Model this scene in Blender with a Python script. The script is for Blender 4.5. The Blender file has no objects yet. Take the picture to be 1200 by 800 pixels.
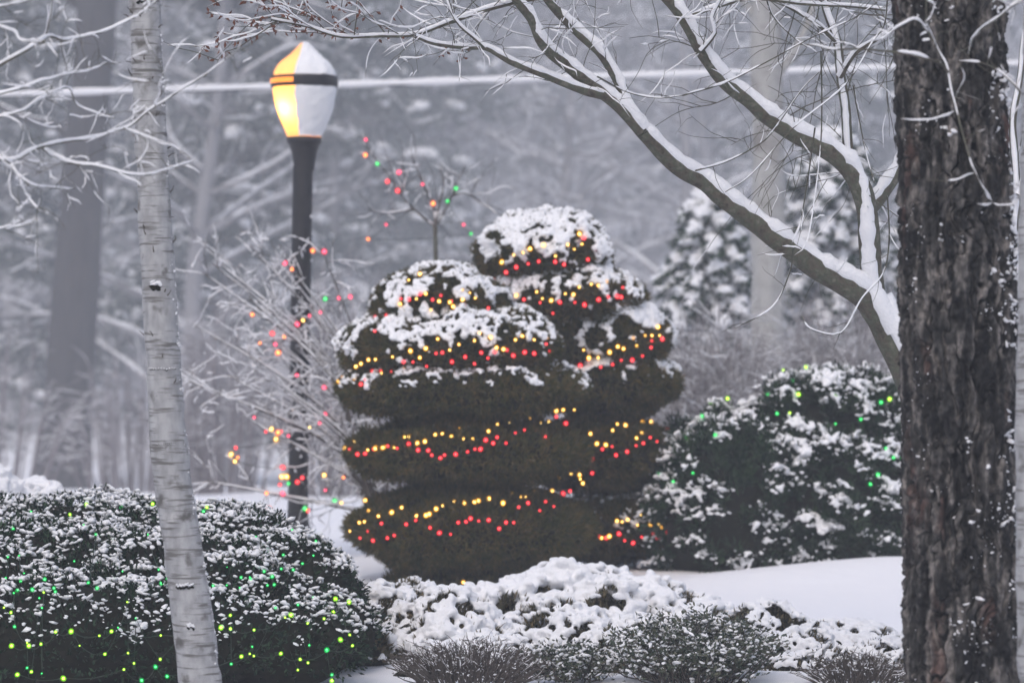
import bpy, math, random
import numpy as np
from mathutils import Vector

random.seed(7)
RS = np.random.RandomState(11)
C = bpy.context.scene.collection
FPX = 3788.0          # focal length in photo pixels (1200 wide)
EYE = 1.6

# ------------------------------------------------------------------ camera
cam_d = bpy.data.cameras.new('camera')
cam = bpy.data.objects.new('camera', cam_d)
C.objects.link(cam)
cam.location = (0, 0, EYE)
cam.rotation_euler = (math.radians(90), 0, 0)
cam_d.sensor_width = 36.0
cam_d.lens = 36.0 * FPX / 1200.0
cam_d.clip_start = 0.3
cam_d.clip_end = 1500
cam_d.dof.use_dof = True
cam_d.dof.focus_distance = 14.5
cam_d.dof.aperture_fstop = (cam_d.lens / 1000) / 0.036
bpy.context.scene.camera = cam

# ------------------------------------------------------------------ light
world = bpy.data.worlds.new('World')
bpy.context.scene.world = world
world.use_nodes = True
wn = world.node_tree.nodes
bg = wn['Background']
sky = wn.new('ShaderNodeTexSky')
sky.sky_type = 'NISHITA'
sky.sun_disc = False
sky.sun_elevation = math.radians(55)
sky.sun_rotation = math.radians(200)
sky.air_density = 1.0
sky.dust_density = 4.0
sky.ozone_density = 1.0
world.node_tree.links.new(sky.outputs[0], bg.inputs['Color'])
bg.inputs['Strength'].default_value = 0.13
sun_d = bpy.data.lights.new('sun', 'SUN')
sun_d.energy = 0.5
sun_d.angle = math.radians(60)
sun_d.color = (1.0, 0.985, 0.95)
sun = bpy.data.objects.new('sun', sun_d)
C.objects.link(sun)
# direction of the sun: elevation 55, from behind and left of the camera
sun.rotation_euler = (math.radians(35), 0, math.radians(-20))
sc = bpy.context.scene
sc.view_settings.view_transform = 'Standard'
sc.view_settings.look = 'None'
sc.view_settings.exposure = 0.5
sc.view_settings.gamma = 1
sc.cycles.max_bounces = 8
sc.cycles.diffuse_bounces = 3
sc.cycles.volume_bounces = 2
sc.cycles.transparent_max_bounces = 8
sc.cycles.use_denoising = True

# ------------------------------------------------------------------ helpers
def P(px, py, d):
    return np.array([(px - 600) / FPX * d, d, EYE - (py - 400) / FPX * d])

def PX(p):
    return 600 + p[:, 0] / p[:, 1] * FPX, 400 - (p[:, 2] - EYE) / p[:, 1] * FPX

def _h(ix, iy, iz, seed):
    n = (ix * 374761393 + iy * 668265263 + iz * 2147483647 + seed * 1274126177) & 0xffffffff
    n = ((n ^ (n >> 13)) * 1274126177) & 0xffffffff
    n = ((n ^ (n >> 16)) * 2246822519) & 0xffffffff
    return ((n ^ (n >> 15)) & 0xffffff) / float(0xffffff)

def noise(p, scale=1.0, seed=0):
    q = np.asarray(p, dtype=np.float64) / scale
    i = np.floor(q).astype(np.int64)
    f = q - i
    f = f * f * (3 - 2 * f)
    r = 0
    for dx in (0, 1):
        wx = f[:, 0] if dx else 1 - f[:, 0]
        for dy in (0, 1):
            wy = f[:, 1] if dy else 1 - f[:, 1]
            for dz in (0, 1):
                wz = f[:, 2] if dz else 1 - f[:, 2]
                r = r + wx * wy * wz * _h(i[:, 0] + dx, i[:, 1] + dy, i[:, 2] + dz, seed)
    return r * 2 - 1

def fbm(p, scale, seed=0, octaves=3):
    r = 0
    a = 1
    for k in range(octaves):
        r = r + a * noise(p, scale / 2 ** k, seed + k * 17)
        a *= .5
    return r

GROUND_BUMPS = [(1.6, 21.3, .7, .5, .07), (2.5, 21.9, .9, .6, .12), (3.0, 21.0, .9, 1.2, .06), (1.9, 18.2, .8, .9, .06), (-1.0, 20.4, .6, .6, .08), (.9, 15.4, .8, .4, .05)]
def ground_z(x, y):
    x = np.asarray(x, float); y = np.asarray(y, float)
    z = -3.1 * np.clip((y - 26) / 79, 0, 1) ** 1.1
    z = z + np.clip((y - 122) / 150, 0, 1.7) ** 1.3 * 24
    q = np.stack([x, y, x * 0], -1).reshape(-1, 3)
    n = (fbm(q, 3.0, 5) * 0.035 + noise(q, 9.0, 8) * 0.04 + noise(q, .7, 9) * .014 + noise(q, .33, 10) * .006).reshape(x.shape)
    for cx, cy, sx, sy, h in GROUND_BUMPS:
        z = z + h * np.exp(-((x - cx) / sx) ** 2 - ((y - cy) / sy) ** 2)
    return z + n

ROOT_BASE = {}
class Geo:
    """collects vertices and faces, built as one mesh object"""
    def __init__(s):
        s.v = []; s.f = []; s.m = []; s.n = 0
    def add(s, v, f, mat=0):
        v = np.asarray(v, float).reshape(-1, 3)
        f = np.asarray(f, dtype=np.int64)
        s.v.append(v); s.f.append(f + s.n); s.m.append(np.full(len(f), mat)); s.n += len(v)
    def mesh(s, name, mats, base=(0, 0, 0), smooth=True):
        me = bpy.data.meshes.new(name)
        if s.n:
            v = np.concatenate(s.v) - np.asarray(base)
            loops = np.concatenate([f.ravel() for f in s.f])
            tot = np.concatenate([np.full(len(f), f.shape[1]) for f in s.f])
            start = np.concatenate([[0], np.cumsum(tot)[:-1]])
            me.vertices.add(len(v)); me.vertices.foreach_set('co', v.ravel().astype(np.float32))
            me.loops.add(len(loops)); me.loops.foreach_set('vertex_index', loops.astype(np.int32))
            me.polygons.add(len(tot))
            me.polygons.foreach_set('loop_start', start.astype(np.int32))
            me.polygons.foreach_set('loop_total', tot.astype(np.int32))
            me.polygons.foreach_set('material_index', np.concatenate(s.m).astype(np.int32))
            me.polygons.foreach_set('use_smooth', np.full(len(tot), smooth))
            me.update(calc_edges=True)
        for m in (mats if isinstance(mats, (list, tuple)) else [mats]):
            me.materials.append(m)
        return me
    def build(s, name, mats, parent=None, base=None, smooth=True):
        b = base if base is not None else ROOT_BASE.get(parent.name, (0, 0, 0)) if parent is not None else (0, 0, 0)
        o = bpy.data.objects.new(name, s.mesh(name, mats, b, smooth))
        C.objects.link(o)
        if parent is not None:
            o.parent = parent; ROOT_BASE[o.name] = b
        elif base is not None: o.location = base
        return o

def thing(name, label, cat, base, group=None):
    o = bpy.data.objects.new(name, None); C.objects.link(o)
    o.empty_display_size = 0.2
    o.location = tuple(float(t) for t in base)
    o['label'] = label; o['category'] = cat
    ROOT_BASE[o.name] = tuple(float(t) for t in base)
    if group: o['group'] = group
    return o

def dup(root, loc, rz, sc_=1.0, label=None, group=None):
    r = root.copy(); C.objects.link(r); r.location = loc; r.rotation_euler = (0, 0, rz)
    r.scale = (sc_, sc_, sc_)
    if label: r['label'] = label
    if group: r['group'] = group
    for ch in list(root.children):
        c = ch.copy(); C.objects.link(c); c.parent = r
        for g in ch.children:
            d = g.copy(); C.objects.link(d); d.parent = c
    return r

def unit(v):
    return v / (np.linalg.norm(v, axis=-1, keepdims=True) + 1e-9)

def tube(geo, pts, rad, n=6, mat=0, squash=None, cap=True):
    pts = np.asarray(pts, float); m = len(pts)
    if m < 2: return
    rad = np.broadcast_to(np.asarray(rad, float), (m,))
    t = unit(np.gradient(pts, axis=0))
    mt = unit(t.mean(0))
    ref = np.array([0, 0, 1.]) if abs(mt[2]) < .8 else np.array([1., 0, 0])
    u = unit(np.cross(t, ref)); w = np.cross(u, t)
    a = np.arange(n) / n * 2 * math.pi
    ring = u[:, None] * np.cos(a)[None, :, None] + w[:, None] * np.sin(a)[None, :, None] * (squash or 1)
    v = pts[:, None] + ring * rad[:, None, None]
    k = np.arange(m - 1)[:, None] * n; j = np.arange(n)[None]; j2 = (j + 1) % n
    f = np.stack([k + j, k + j2, k + n + j2, k + n + j], -1).reshape(-1, 4)
    geo.add(v, f, mat)

def smooth_path(pts, step):
    """Catmull-Rom through points"""
    p = np.asarray(pts, float)
    q = np.vstack([2 * p[0] - p[1], p, 2 * p[-1] - p[-2]])
    out = []
    for i in range(len(p) - 1):
        L = np.linalg.norm(p[i + 1] - p[i]); k = max(2, int(L / step))
        t = np.arange(k)[:, None] / k
        a, b, c, d = q[i], q[i + 1], q[i + 2], q[i + 3]
        out.append(0.5 * ((2 * b) + (c - a) * t + (2 * a - 5 * b + 4 * c - d) * t ** 2 + (3 * b - a - 3 * c + d) * t ** 3))
    out.append(p[-1:])
    return np.vstack(out)

def snow_on(geo, pts, rad, amt=1.0, n=6, seed=0, lo=0.0025, hi=0.03, skip=0.0):
    """snow lying along the top of a branch; thins out where the branch is steep"""
    pts = np.asarray(pts, float)
    if len(pts) < 2: return
    t = unit(np.gradient(pts, axis=0))
    steep = np.abs(t[:, 2])
    rad = np.broadcast_to(np.asarray(rad, float), (len(pts),))
    s = np.clip(rad * .95 + .0028, lo, hi) * amt
    s = s * (1 + .35 * noise(pts, .05, seed) + .2 * noise(pts, .015, seed + 3))
    s = s * np.clip(1.4 - steep * 1.0, .15, 1)
    gap = noise(pts, .09, seed + 9) * .5 + .5 < skip
    s = np.where(gap, .0004, s)
    e = np.arange(len(pts)); s = s * np.clip(np.minimum(e + .3, len(pts) - 1 - e + .3) / 3, .12, 1)
    c = pts.copy(); c[:, 2] += rad * .55 + s * .35
    tube(geo, c, s, n)

_ico = {}
def ico(sub):
    if sub not in _ico:
        import bmesh
        bm = bmesh.new(); bmesh.ops.create_icosphere(bm, subdivisions=sub, radius=1)
        _ico[sub] = (np.array([v.co[:] for v in bm.verts]), np.array([[v.index for v in f.verts] for f in bm.faces]))
        bm.free()
    return _ico[sub]

def blobs(geo, cen, rad, sub=1, flat=0.7, lump=0.35, seed=0, stretch=0.4, mat=0, up=None):
    v0, f0 = ico(sub)
    N = len(cen)
    if N == 0: return
    rad = np.broadcast_to(np.asarray(rad, float), (N,))
    ang = RS.rand(N) * 2 * math.pi
    sx = 1 + stretch * RS.rand(N); sy = 1 - stretch * .5 * RS.rand(N)
    ca, sa = np.cos(ang), np.sin(ang)
    x = v0[None, :, 0] * sx[:, None]; y = v0[None, :, 1] * sy[:, None]; z = v0[None, :, 2] * flat
    v = np.stack([x * ca[:, None] - y * sa[:, None], x * sa[:, None] + y * ca[:, None], np.broadcast_to(z, x.shape)], -1)
    tilt = (RS.rand(N, 2) - .5) * .9
    v[..., 2] += v[..., 0] * tilt[:, :1] + v[..., 1] * tilt[:, 1:]
    w = cen[:, None] + v * rad[:, None, None]
    d = noise(w.reshape(-1, 3), float(rad.mean()) * 1.5, seed).reshape(N, -1)
    w = cen[:, None] + v * rad[:, None, None] * (1 + lump * d)[..., None]
    f = (f0[None] + (np.arange(N) * len(v0))[:, None, None]).reshape(-1, 3)
    geo.add(w.reshape(-1, 3), f, mat)

def leaves(geo, cen, dirs, L, W, fold=.25, mat=0):
    N = len(cen)
    if N == 0: return
    dirs = unit(dirs)
    r = unit(RS.normal(size=(N, 3)))
    side = unit(np.cross(dirs, r)); nrm = np.cross(side, dirs)
    L = np.broadcast_to(np.asarray(L, float), (N,))[:, None]; W = np.broadcast_to(np.asarray(W, float), (N,))[:, None]
    b = cen; tip = cen + dirs * L
    m = cen + dirs * L * .5
    l = m + side * W * .5 + nrm * W * fold; r_ = m - side * W * .5 + nrm * W * fold
    v = np.stack([b, l, tip, r_], 1).reshape(-1, 3)
    f = (np.arange(4)[None] + (np.arange(N) * 4)[:, None])
    geo.add(v, f, mat)

# ------------------------------------------------------------------ materials
def mat(name, base=(.5, .5, .5), rough=.8, var=None, scale=8, isl=0.0, bump=0, bscale=40, spec=.3, detail=4, stretch=None):
    m = bpy.data.materials.new(name); m.use_nodes = True
    nt = m.node_tree; n = nt.nodes; l = nt.links
    b = n['Principled BSDF']
    b.inputs['Roughness'].default_value = rough
    b.inputs['Specular IOR Level'].default_value = spec
    b.inputs['Base Color'].default_value = (*base, 1)
    tc = n.new('ShaderNodeTexCoord'); mp = n.new('ShaderNodeMapping')
    l.new(tc.outputs['Object'], mp.inputs['Vector'])
    if stretch: mp.inputs['Scale'].default_value = stretch
    if var:
        nz = n.new('ShaderNodeTexNoise'); nz.inputs['Scale'].default_value = scale; nz.inputs['Detail'].default_value = detail
        l.new(mp.outputs[0], nz.inputs['Vector'])
        cr = n.new('ShaderNodeValToRGB')
        cols = [base] + list(var); K = len(cols)
        el = cr.color_ramp.elements
        while len(el) < K: el.new(.5)
        for i, c in enumerate(cols):
            el[i].position = .3 + .4 * i / (K - 1); el[i].color = (*c, 1)
        fac = nz.outputs['Fac']
        if isl:
            g = n.new('ShaderNodeNewGeometry'); mx = n.new('ShaderNodeMix'); mx.data_type = 'FLOAT'
            mx.inputs[0].default_value = isl
            l.new(fac, mx.inputs[2]); l.new(g.outputs['Random Per Island'], mx.inputs[3]); fac = mx.outputs[0]
        l.new(fac, cr.inputs[0]); l.new(cr.outputs[0], b.inputs['Base Color'])
    if bump:
        nb = n.new('ShaderNodeTexNoise'); nb.inputs['Scale'].default_value = bscale; nb.inputs['Detail'].default_value = 5
        l.new(mp.outputs[0], nb.inputs['Vector'])
        bp = n.new('ShaderNodeBump'); bp.inputs['Strength'].default_value = bump; bp.inputs['Distance'].default_value = .02
        l.new(nb.outputs['Fac'], bp.inputs['Height']); l.new(bp.outputs[0], b.inputs['Normal'])
    return m

def emit(name, col, strength, sample=False):
    m = bpy.data.materials.new(name); m.use_nodes = True
    b = m.node_tree.nodes['Principled BSDF']
    b.inputs['Base Color'].default_value = (*col, 1)
    b.inputs['Roughness'].default_value = .3
    b.inputs['Emission Color'].default_value = (*col, 1)
    b.inputs['Emission Strength'].default_value = strength
    if not sample: m.cycles.emission_sampling = 'NONE'
    return m

M = {}
M['snow'] = mat('snow', (.80, .80, .82), .75, bump=.5, bscale=60, spec=.2)
M['snow_ground'] = mat('ground_snow', (.80, .80, .83), .8, bump=.5, bscale=5, spec=.15)
M['yew'] = mat('yew_foliage', (.018, .028, .008), .7, var=[(.044, .048, .011), (.085, .066, .016), (.135, .092, .030)], scale=9, isl=.3, spec=.2)
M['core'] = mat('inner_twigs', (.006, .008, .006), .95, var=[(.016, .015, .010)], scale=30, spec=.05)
M['hedge'] = mat('hedge_leaf', (.003, .011, .007), .6, var=[(.007, .024, .012), (.030, .066, .032)], scale=14, isl=.35, spec=.15)
M['pine'] = mat('pine_needles', (.005, .015, .009), .7, var=[(.014, .036, .018), (.060, .100, .048)], scale=9, isl=.2, spec=.2)
M['leafy'] = mat('small_leaf', (.020, .035, .022), .5, var=[(.045, .065, .040), (.085, .090, .055)], scale=9, isl=.6, spec=.4)
M['tan'] = mat('tan_foliage', (.045, .045, .022), .75, var=[(.085, .075, .038), (.13, .10, .055)], scale=9, isl=.5, spec=.2)
M['twig'] = mat('twig_bark', (.055, .045, .040), .85, var=[(.10, .085, .075)], scale=30, isl=.3)
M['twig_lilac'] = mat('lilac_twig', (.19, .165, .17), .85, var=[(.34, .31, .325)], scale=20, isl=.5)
M['limb'] = mat('limb_bark', (.055, .048, .038), .85, var=[(.10, .088, .068), (.085, .092, .066), (.16, .15, .12)], scale=22, bump=1.0, bscale=45, detail=8)
M['farbark'] = mat('far_bark', (.035, .033, .035), .9, var=[(.055, .05, .052)], scale=3, bump=.6, bscale=12, stretch=(3, 3, .5))
M['palebark'] = mat('pale_bark', (.27, .265, .25), .85, var=[(.36, .355, .345), (.20, .19, .18)], scale=4, bump=.4, bscale=10)
M['redleaf'] = mat('dead_leaf', (.11, .042, .028), .7, var=[(.19, .075, .045)], scale=20, isl=.7)
M['pole'] = mat('pole_paint', (.007, .006, .009), .55, var=[(.014, .012, .016)], scale=20, bump=.2, bscale=60, spec=.4)
M['cord'] = mat('cord_plastic', (.01, .025, .012), .5)
M['cable'] = mat('cable_rubber', (.05, .05, .05), .7)
M['far_needle'] = mat('far_needles', (.065, .080, .072), .8, var=[(.13, .14, .135)], scale=.8, isl=.4, spec=.1)  # needles lightened, so part of the distance haze sits in their colour
M['hazebark'] = mat('hazed_bark', (.19, .18, .185), .9, var=[(.28, .27, .28)], scale=1, isl=.4)  # far bark painted paler to imitate softening by haze and distance
M['farwood'] = mat('far_wood', (.17, .165, .17), .9, var=[(.24, .235, .24), (.36, .36, .38)], scale=.25, isl=.5, spec=.05)  # frosted greys kept close together; low contrast of haze painted in
def bulb_mats(name, shell, core, k):
    a = bpy.data.materials.new(name + '_shell'); a.use_nodes = True; n = a.node_tree.nodes; l = a.node_tree.links
    n.remove(n['Principled BSDF']); e = n.new('ShaderNodeEmission'); e.inputs[0].default_value = (*shell, 1); e.inputs[1].default_value = k
    t = n.new('ShaderNodeBsdfTransparent'); x = n.new('ShaderNodeMixShader'); x.inputs[0].default_value = .38
    l.new(t.outputs[0], x.inputs[1]); l.new(e.outputs[0], x.inputs[2]); l.new(x.outputs[0], n['Material Output'].inputs['Surface'])
    a.cycles.emission_sampling = 'NONE'
    return a, emit(name + '_core', core, k * 3.0, True)
BY = bulb_mats('bulb_yellow', (1.0, .42, .02), (1.0, .78, .26), 1.76)
BR = bulb_mats('bulb_red', (1.0, .012, .03), (1.0, .10, .10), 1.40)
BG = bulb_mats('bulb_green', (.01, .55, .10), (.10, .9, .22), 0.96)
BL = bulb_mats('bulb_lime', (.22, .65, .01), (.75, 1.0, .12), 1.31)
BO = bulb_mats('bulb_orange', (1.0, .13, .02), (1.0, .38, .10), 1.49)
BP = bulb_mats('bulb_pink', (1.0, .02, .09), (1.0, .14, .22), 1.31)

def fir_mat():
    m = bpy.data.materials.new('fir_bark'); m.use_nodes = True
    nt = m.node_tree; n = nt.nodes; l = nt.links; b = n['Principled BSDF']
    b.inputs['Roughness'].default_value = .9; b.inputs['Specular IOR Level'].default_value = .2
    tc = n.new('ShaderNodeTexCoord'); mp = n.new('ShaderNodeMapping'); mp.inputs['Scale'].default_value = (1, 1, .19)
    l.new(tc.outputs['Object'], mp.inputs[0])
    nz = n.new('ShaderNodeTexNoise'); nz.inputs['Scale'].default_value = 26; nz.inputs['Detail'].default_value = 6; nz.inputs['Distortion'].default_value = .6
    l.new(mp.outputs[0], nz.inputs['Vector'])
    cr = n.new('ShaderNodeValToRGB'); el = cr.color_ramp.elements
    el[0].position = .38; el[0].color = (.009, .009, .010, 1)
    el[1].position = .68; el[1].color = (.16, .145, .135, 1)
    e = el.new(.5); e.color = (.031, .030, .029, 1)
    l.new(nz.outputs['Fac'], cr.inputs[0])
    # plate attribute keeps the red-brown patches on the plate tops, out of the cracks
    at = n.new('ShaderNodeAttribute'); at.attribute_name = 'plate'
    n2 = n.new('ShaderNodeTexNoise'); n2.inputs['Scale'].default_value = 5.5; n2.inputs['Detail'].default_value = 3
    mp2 = n.new('ShaderNodeMapping'); mp2.inputs['Scale'].default_value = (1.6, 1.6, .45); l.new(tc.outputs['Object'], mp2.inputs[0]); l.new(mp2.outputs[0], n2.inputs['Vector'])
    c2 = n.new('ShaderNodeValToRGB'); c2.color_ramp.elements[0].position = .60; c2.color_ramp.elements[0].color = (0, 0, 0, 1); c2.color_ramp.elements[1].position = .70; c2.color_ramp.elements[1].color = (1, 1, 1, 1)
    l.new(n2.outputs['Fac'], c2.inputs[0])
    mx = n.new('ShaderNodeMix'); mx.data_type = 'RGBA'; mx.inputs[7].default_value = (.080, .045, .037, 1)
    mm = n.new('ShaderNodeMath'); mm.operation = 'MULTIPLY'; mm.inputs[1].default_value = .75; l.new(c2.outputs[0], mm.inputs[0])
    m3 = n.new('ShaderNodeMath'); m3.operation = 'MULTIPLY'; l.new(mm.outputs[0], m3.inputs[0]); l.new(at.outputs['Fac'], m3.inputs[1])
    l.new(m3.outputs[0], mx.inputs[0]); l.new(cr.outputs[0], mx.inputs[6]); n4 = n.new('ShaderNodeTexNoise'); n4.inputs['Scale'].default_value = 55; n4.inputs['Detail'].default_value = 6
    mp4 = n.new('ShaderNodeMapping'); mp4.inputs['Scale'].default_value = (1, 1, .6); l.new(tc.outputs['Object'], mp4.inputs[0]); l.new(mp4.outputs[0], n4.inputs['Vector'])
    r4 = n.new('ShaderNodeMapRange'); r4.inputs[1].default_value = .35; r4.inputs[2].default_value = .65; r4.inputs[3].default_value = .45; r4.inputs[4].default_value = 1.6
    l.new(n4.outputs['Fac'], r4.inputs[0]); vm = n.new('ShaderNodeVectorMath'); vm.operation = 'SCALE'; l.new(mx.outputs[2], vm.inputs[0]); l.new(r4.outputs[0], vm.inputs['Scale'])
    l.new(vm.outputs[0], b.inputs['Base Color'])
    n3 = n.new('ShaderNodeTexNoise'); n3.inputs['Scale'].default_value = 60; n3.inputs['Detail'].default_value = 6; l.new(mp.outputs[0], n3.inputs['Vector'])
    bp = n.new('ShaderNodeBump'); bp.inputs['Strength'].default_value = .8; bp.inputs['Distance'].default_value = .012
    l.new(n3.outputs['Fac'], bp.inputs['Height']); l.new(bp.outputs[0], b.inputs['Normal'])
    return m

def birch_mat():
    m = bpy.data.materials.new('birch_bark'); m.use_nodes = True
    nt = m.node_tree; n = nt.nodes; l = nt.links; b = n['Principled BSDF']
    b.inputs['Roughness'].default_value = .75
    tc = n.new('ShaderNodeTexCoord')
    def nzr(scale, st, lo, hi, det=4):
        mp = n.new('ShaderNodeMapping'); mp.inputs['Scale'].default_value = st; l.new(tc.outputs['Object'], mp.inputs[0])
        z = n.new('ShaderNodeTexNoise'); z.inputs['Scale'].default_value = scale; z.inputs['Detail'].default_value = det; l.new(mp.outputs[0], z.inputs['Vector'])
        c = n.new('ShaderNodeMapRange'); c.inputs[1].default_value = lo; c.inputs[2].default_value = hi; c.clamp = True
        l.new(z.outputs['Fac'], c.inputs[0]); return c.outputs[0], z.outputs['Fac']
    base, _ = nzr(30, (1, 1, .5), .35, .65, 6)
    marks, raw = nzr(13, (.6, .6, 7), .545, .64, 6)      # thin horizontal lenticels
    patch, _ = nzr(14, (1, 1, .9), .585, .70, 6)           # dark scars
    def mixc(f, a, bcol):
        x = n.new('ShaderNodeMix'); x.data_type = 'RGBA'; l.new(f, x.inputs[0])
        if isinstance(a, tuple): x.inputs[6].default_value = (*a, 1)
        else: l.new(a, x.inputs[6])
        x.inputs[7].default_value = (*bcol, 1); return x.outputs[2]
    c = mixc(base, (.25, .25, .255), (.37, .37, .375))
    c = mixc(marks, c, (.12, .115, .11)); c = mixc(patch, c, (.10, .095, .09))
    l.new(c, b.inputs['Base Color'])
    bp = n.new('ShaderNodeBump'); bp.inputs['Strength'].default_value = .5; bp.inputs['Distance'].default_value = .006
    l.new(raw, bp.inputs['Height']); l.new(bp.outputs[0], b.inputs['Normal'])
    return m
M['fir'] = fir_mat(); M['birch'] = birch_mat()

# ------------------------------------------------------------------ ground and hill
def struct(o):
    o['kind'] = 'structure'; return o
ys = np.concatenate([np.arange(-40, 8, 4), np.arange(8, 30, .18), np.arange(30, 80, 1.0), np.arange(80, 520, 6)])
xs = np.concatenate([np.arange(-260, -6, 8), np.arange(-6, 6, .15), np.arange(6, 260, 8)])
gx, gy = np.meshgrid(xs, ys)
gz = ground_z(gx, gy)
g = Geo(); nx, ny = len(xs), len(ys)
k = (np.arange(ny - 1)[:, None] * nx + np.arange(nx - 1)[None]).ravel()
g.add(np.stack([gx, gy, gz], -1), np.stack([k, k + 1, k + nx + 1, k + nx], -1))
struct(g.build('ground', M['snow_ground']))

# ------------------------------------------------------------------ shrub machinery
def surf_points(ells, n, seed=0, rough=.06, rscale=.18, zmin=None):
    """points and normals on the union of (centre, radii) ellipsoids, surface roughened"""
    ar = np.array([(r[0] * r[1] + r[0] * r[2] + r[1] * r[2]) for c, r in ells]); ar = ar / ar.sum()
    ps, ns = [], []
    for (c, r), a in zip(ells, ar):
        m = int(n * a * 1.3)
        d = unit(RS.normal(size=(m, 3)))
        r = np.array(r, float); c = np.array(c, float)
        # area-even sampling by rejection
        w = np.linalg.norm(d / r, axis=1); w = w / w.max()
        d = d[RS.rand(m) < np.clip(w + .15, 0, 1)]
        p = c + d * r
        nn = unit(d / r)
        p = p + nn * (fbm(p, rscale, seed, 3) * rough)[:, None]
        keep = np.ones(len(p), bool)
        for (c2, r2) in ells:
            if c2 is c or (np.allclose(c2, c) and np.allclose(r2, r)): continue
            keep &= (((p - np.array(c2)) / np.array(r2)) ** 2).sum(1) > .9
        if zmin is not None: keep &= p[:, 2] > zmin
        ps.append(p[keep]); ns.append(nn[keep])
    return np.vstack(ps), np.vstack(ns)

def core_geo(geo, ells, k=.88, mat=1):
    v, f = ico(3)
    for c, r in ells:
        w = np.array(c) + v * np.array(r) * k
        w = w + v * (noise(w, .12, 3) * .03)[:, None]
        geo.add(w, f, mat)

def foliage(ells, n, leaf=(.03, .010), m='yew', rough=.05, rscale=.18, seed=0, up=.35, jit=.8, depth=.05, core=.88, zmin=None, fold=.25):
    g = Geo()
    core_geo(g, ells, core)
    p, nn = surf_points(ells, n, seed, rough, rscale, zmin)
    p = p - nn * (RS.rand(len(p)) ** 1.5 * depth)[:, None]
    d = nn + RS.normal(size=p.shape) * jit * .6 + np.array([0, 0, up])
    leaves(g, p, d, leaf[0] * (.6 + .8 * RS.rand(len(p))), leaf[1] * (.7 + .6 * RS.rand(len(p))), fold)
    return g, p, nn

def snow_cap(ells, n, thr=.25, amp=.6, rad=(.02, .04), sub=1, seed=0, rough=.05, rscale=.18, nscale=.13, off=.25, flat=.7, lump=.4, zmin=None, amount=None, stretch=.5, fine=0, fscale=.04, push=0):
    p, nn = surf_points(ells, n, seed, rough, rscale, zmin)
    s = nn[:, 2] + amp * fbm(p, nscale, seed + 50, 3)
    if fine: s = s + fine * noise(p, fscale, seed + 61)
    keep = s > thr
    p, nn, s = p[keep], nn[keep], s[keep]
    r = (rad[0] + (rad[1] - rad[0]) * RS.rand(len(p))) * np.clip(.6 + (s - thr) * 1.2, .5, 1.15)
    g = Geo()
    blobs(g, p + nn * (r * off + push)[:, None] + np.array([0, 0, 1]) * (r * .2)[:, None], r, sub, flat, lump, seed, stretch)
    return g

def merge_snow(o, voxel=.01, it=3, fac=.5):
    """fuse a heap of snow lumps into one continuous, slightly sagging cap"""
    m = o.modifiers.new('r', 'REMESH'); m.mode = 'VOXEL'; m.voxel_size = voxel; m.use_smooth_shade = True
    m2 = o.modifiers.new('s', 'SMOOTH'); m2.iterations = it; m2.factor = fac
    dg = bpy.context.evaluated_depsgraph_get(); dg.update()
    me = bpy.data.meshes.new_from_object(o.evaluated_get(dg))
    o.modifiers.clear(); old = o.data; o.data = me; bpy.data.meshes.remove(old)
    me.shade_smooth()
    if not len(me.materials): me.materials.append(M['snow'])

# bulbs: one shared mesh per colour, a glowing core inside a coloured see-through shell
def bulb_mesh(m, r):
    v, f = ico(2)
    g = Geo(); w = v.copy() * r; w[:, 2] *= 1.15; g.add(w, f, 0)
    v1, f1 = ico(1); g.add(v1 * r * .52, f1, 1)
    return g.mesh('bulb', list(m))
BM = {}
def bulb_me(m, r):
    k = (m[0].name, round(r, 4))
    if k not in BM: BM[k] = bulb_mesh(m, r)
    return BM[k]

def string(label, pts, mats, r=.018, group=None, sag=.02):
    """a light string: a cord with bulbs; pts world positions in winding order"""
    pts = np.asarray(pts, float)
    base = pts[0].copy()
    t = thing('light_string', label, 'string lights', base, group)
    g = Geo(); rows = []
    for a, b in zip(pts[:-1], pts[1:]):
        if np.linalg.norm(b - a) > .9: 
            if len(rows) > 1: tube(g, np.array(rows), .0022, 4)
            rows = []
            continue
        for k in range(4):
            f = k / 4; q = a * (1 - f) + b * f; q = q.copy(); q[2] -= sag * math.sin(f * math.pi); q[1] += .012; rows.append(q)
    if len(rows) > 1: tube(g, np.array(rows), .0022, 4)
    if g.n == 0: tube(g, np.array([pts[0], pts[0] + [.02, 0, -.02]]), .0022, 4)
    g.build('cord', M['cord'], t)
    for i, p in enumerate(pts):
        mm = mats[i] if isinstance(mats, list) else mats
        o = bpy.data.objects.new('bulb', bulb_me(mm, r)); C.objects.link(o); o.parent = t
        o.location = tuple(p - base)
        o.rotation_euler = (random.uniform(-1, 1), random.uniform(-1, 1), 0)
        s = random.uniform(.6, 1.2); o.scale = (s, s, s)
    return t

def hit(px, py, ells, out=.02, dflt=22):
    """where the sight line meets the front of a shrub made of ellipsoids"""
    o = np.array([0, 0, EYE]); d = P(px, py, 1.0) - o
    best = None
    for c, r in ells:
        c = np.array(c); r = np.array(r) * 1.0
        oc = (o - c) / r; dd = d / r
        A = dd @ dd; B = oc @ dd; CC = oc @ oc - 1
        disc = B * B - A * CC
        if disc < 0: continue
        t = (-B - math.sqrt(disc)) / A
        if best is None or t < best: best = t
    if best is None:
        # just off the outline: nearest ellipsoid centre depth
        j = min(ells, key=lambda e: abs(PX(np.array([e[0]]))[0][0] - px) / (e[1][0]) + abs(PX(np.array([e[0]]))[1][0] - py) / e[1][2] )
        best = j[0][1]
        return o + d * best
    return o + d * (best - out)

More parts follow.
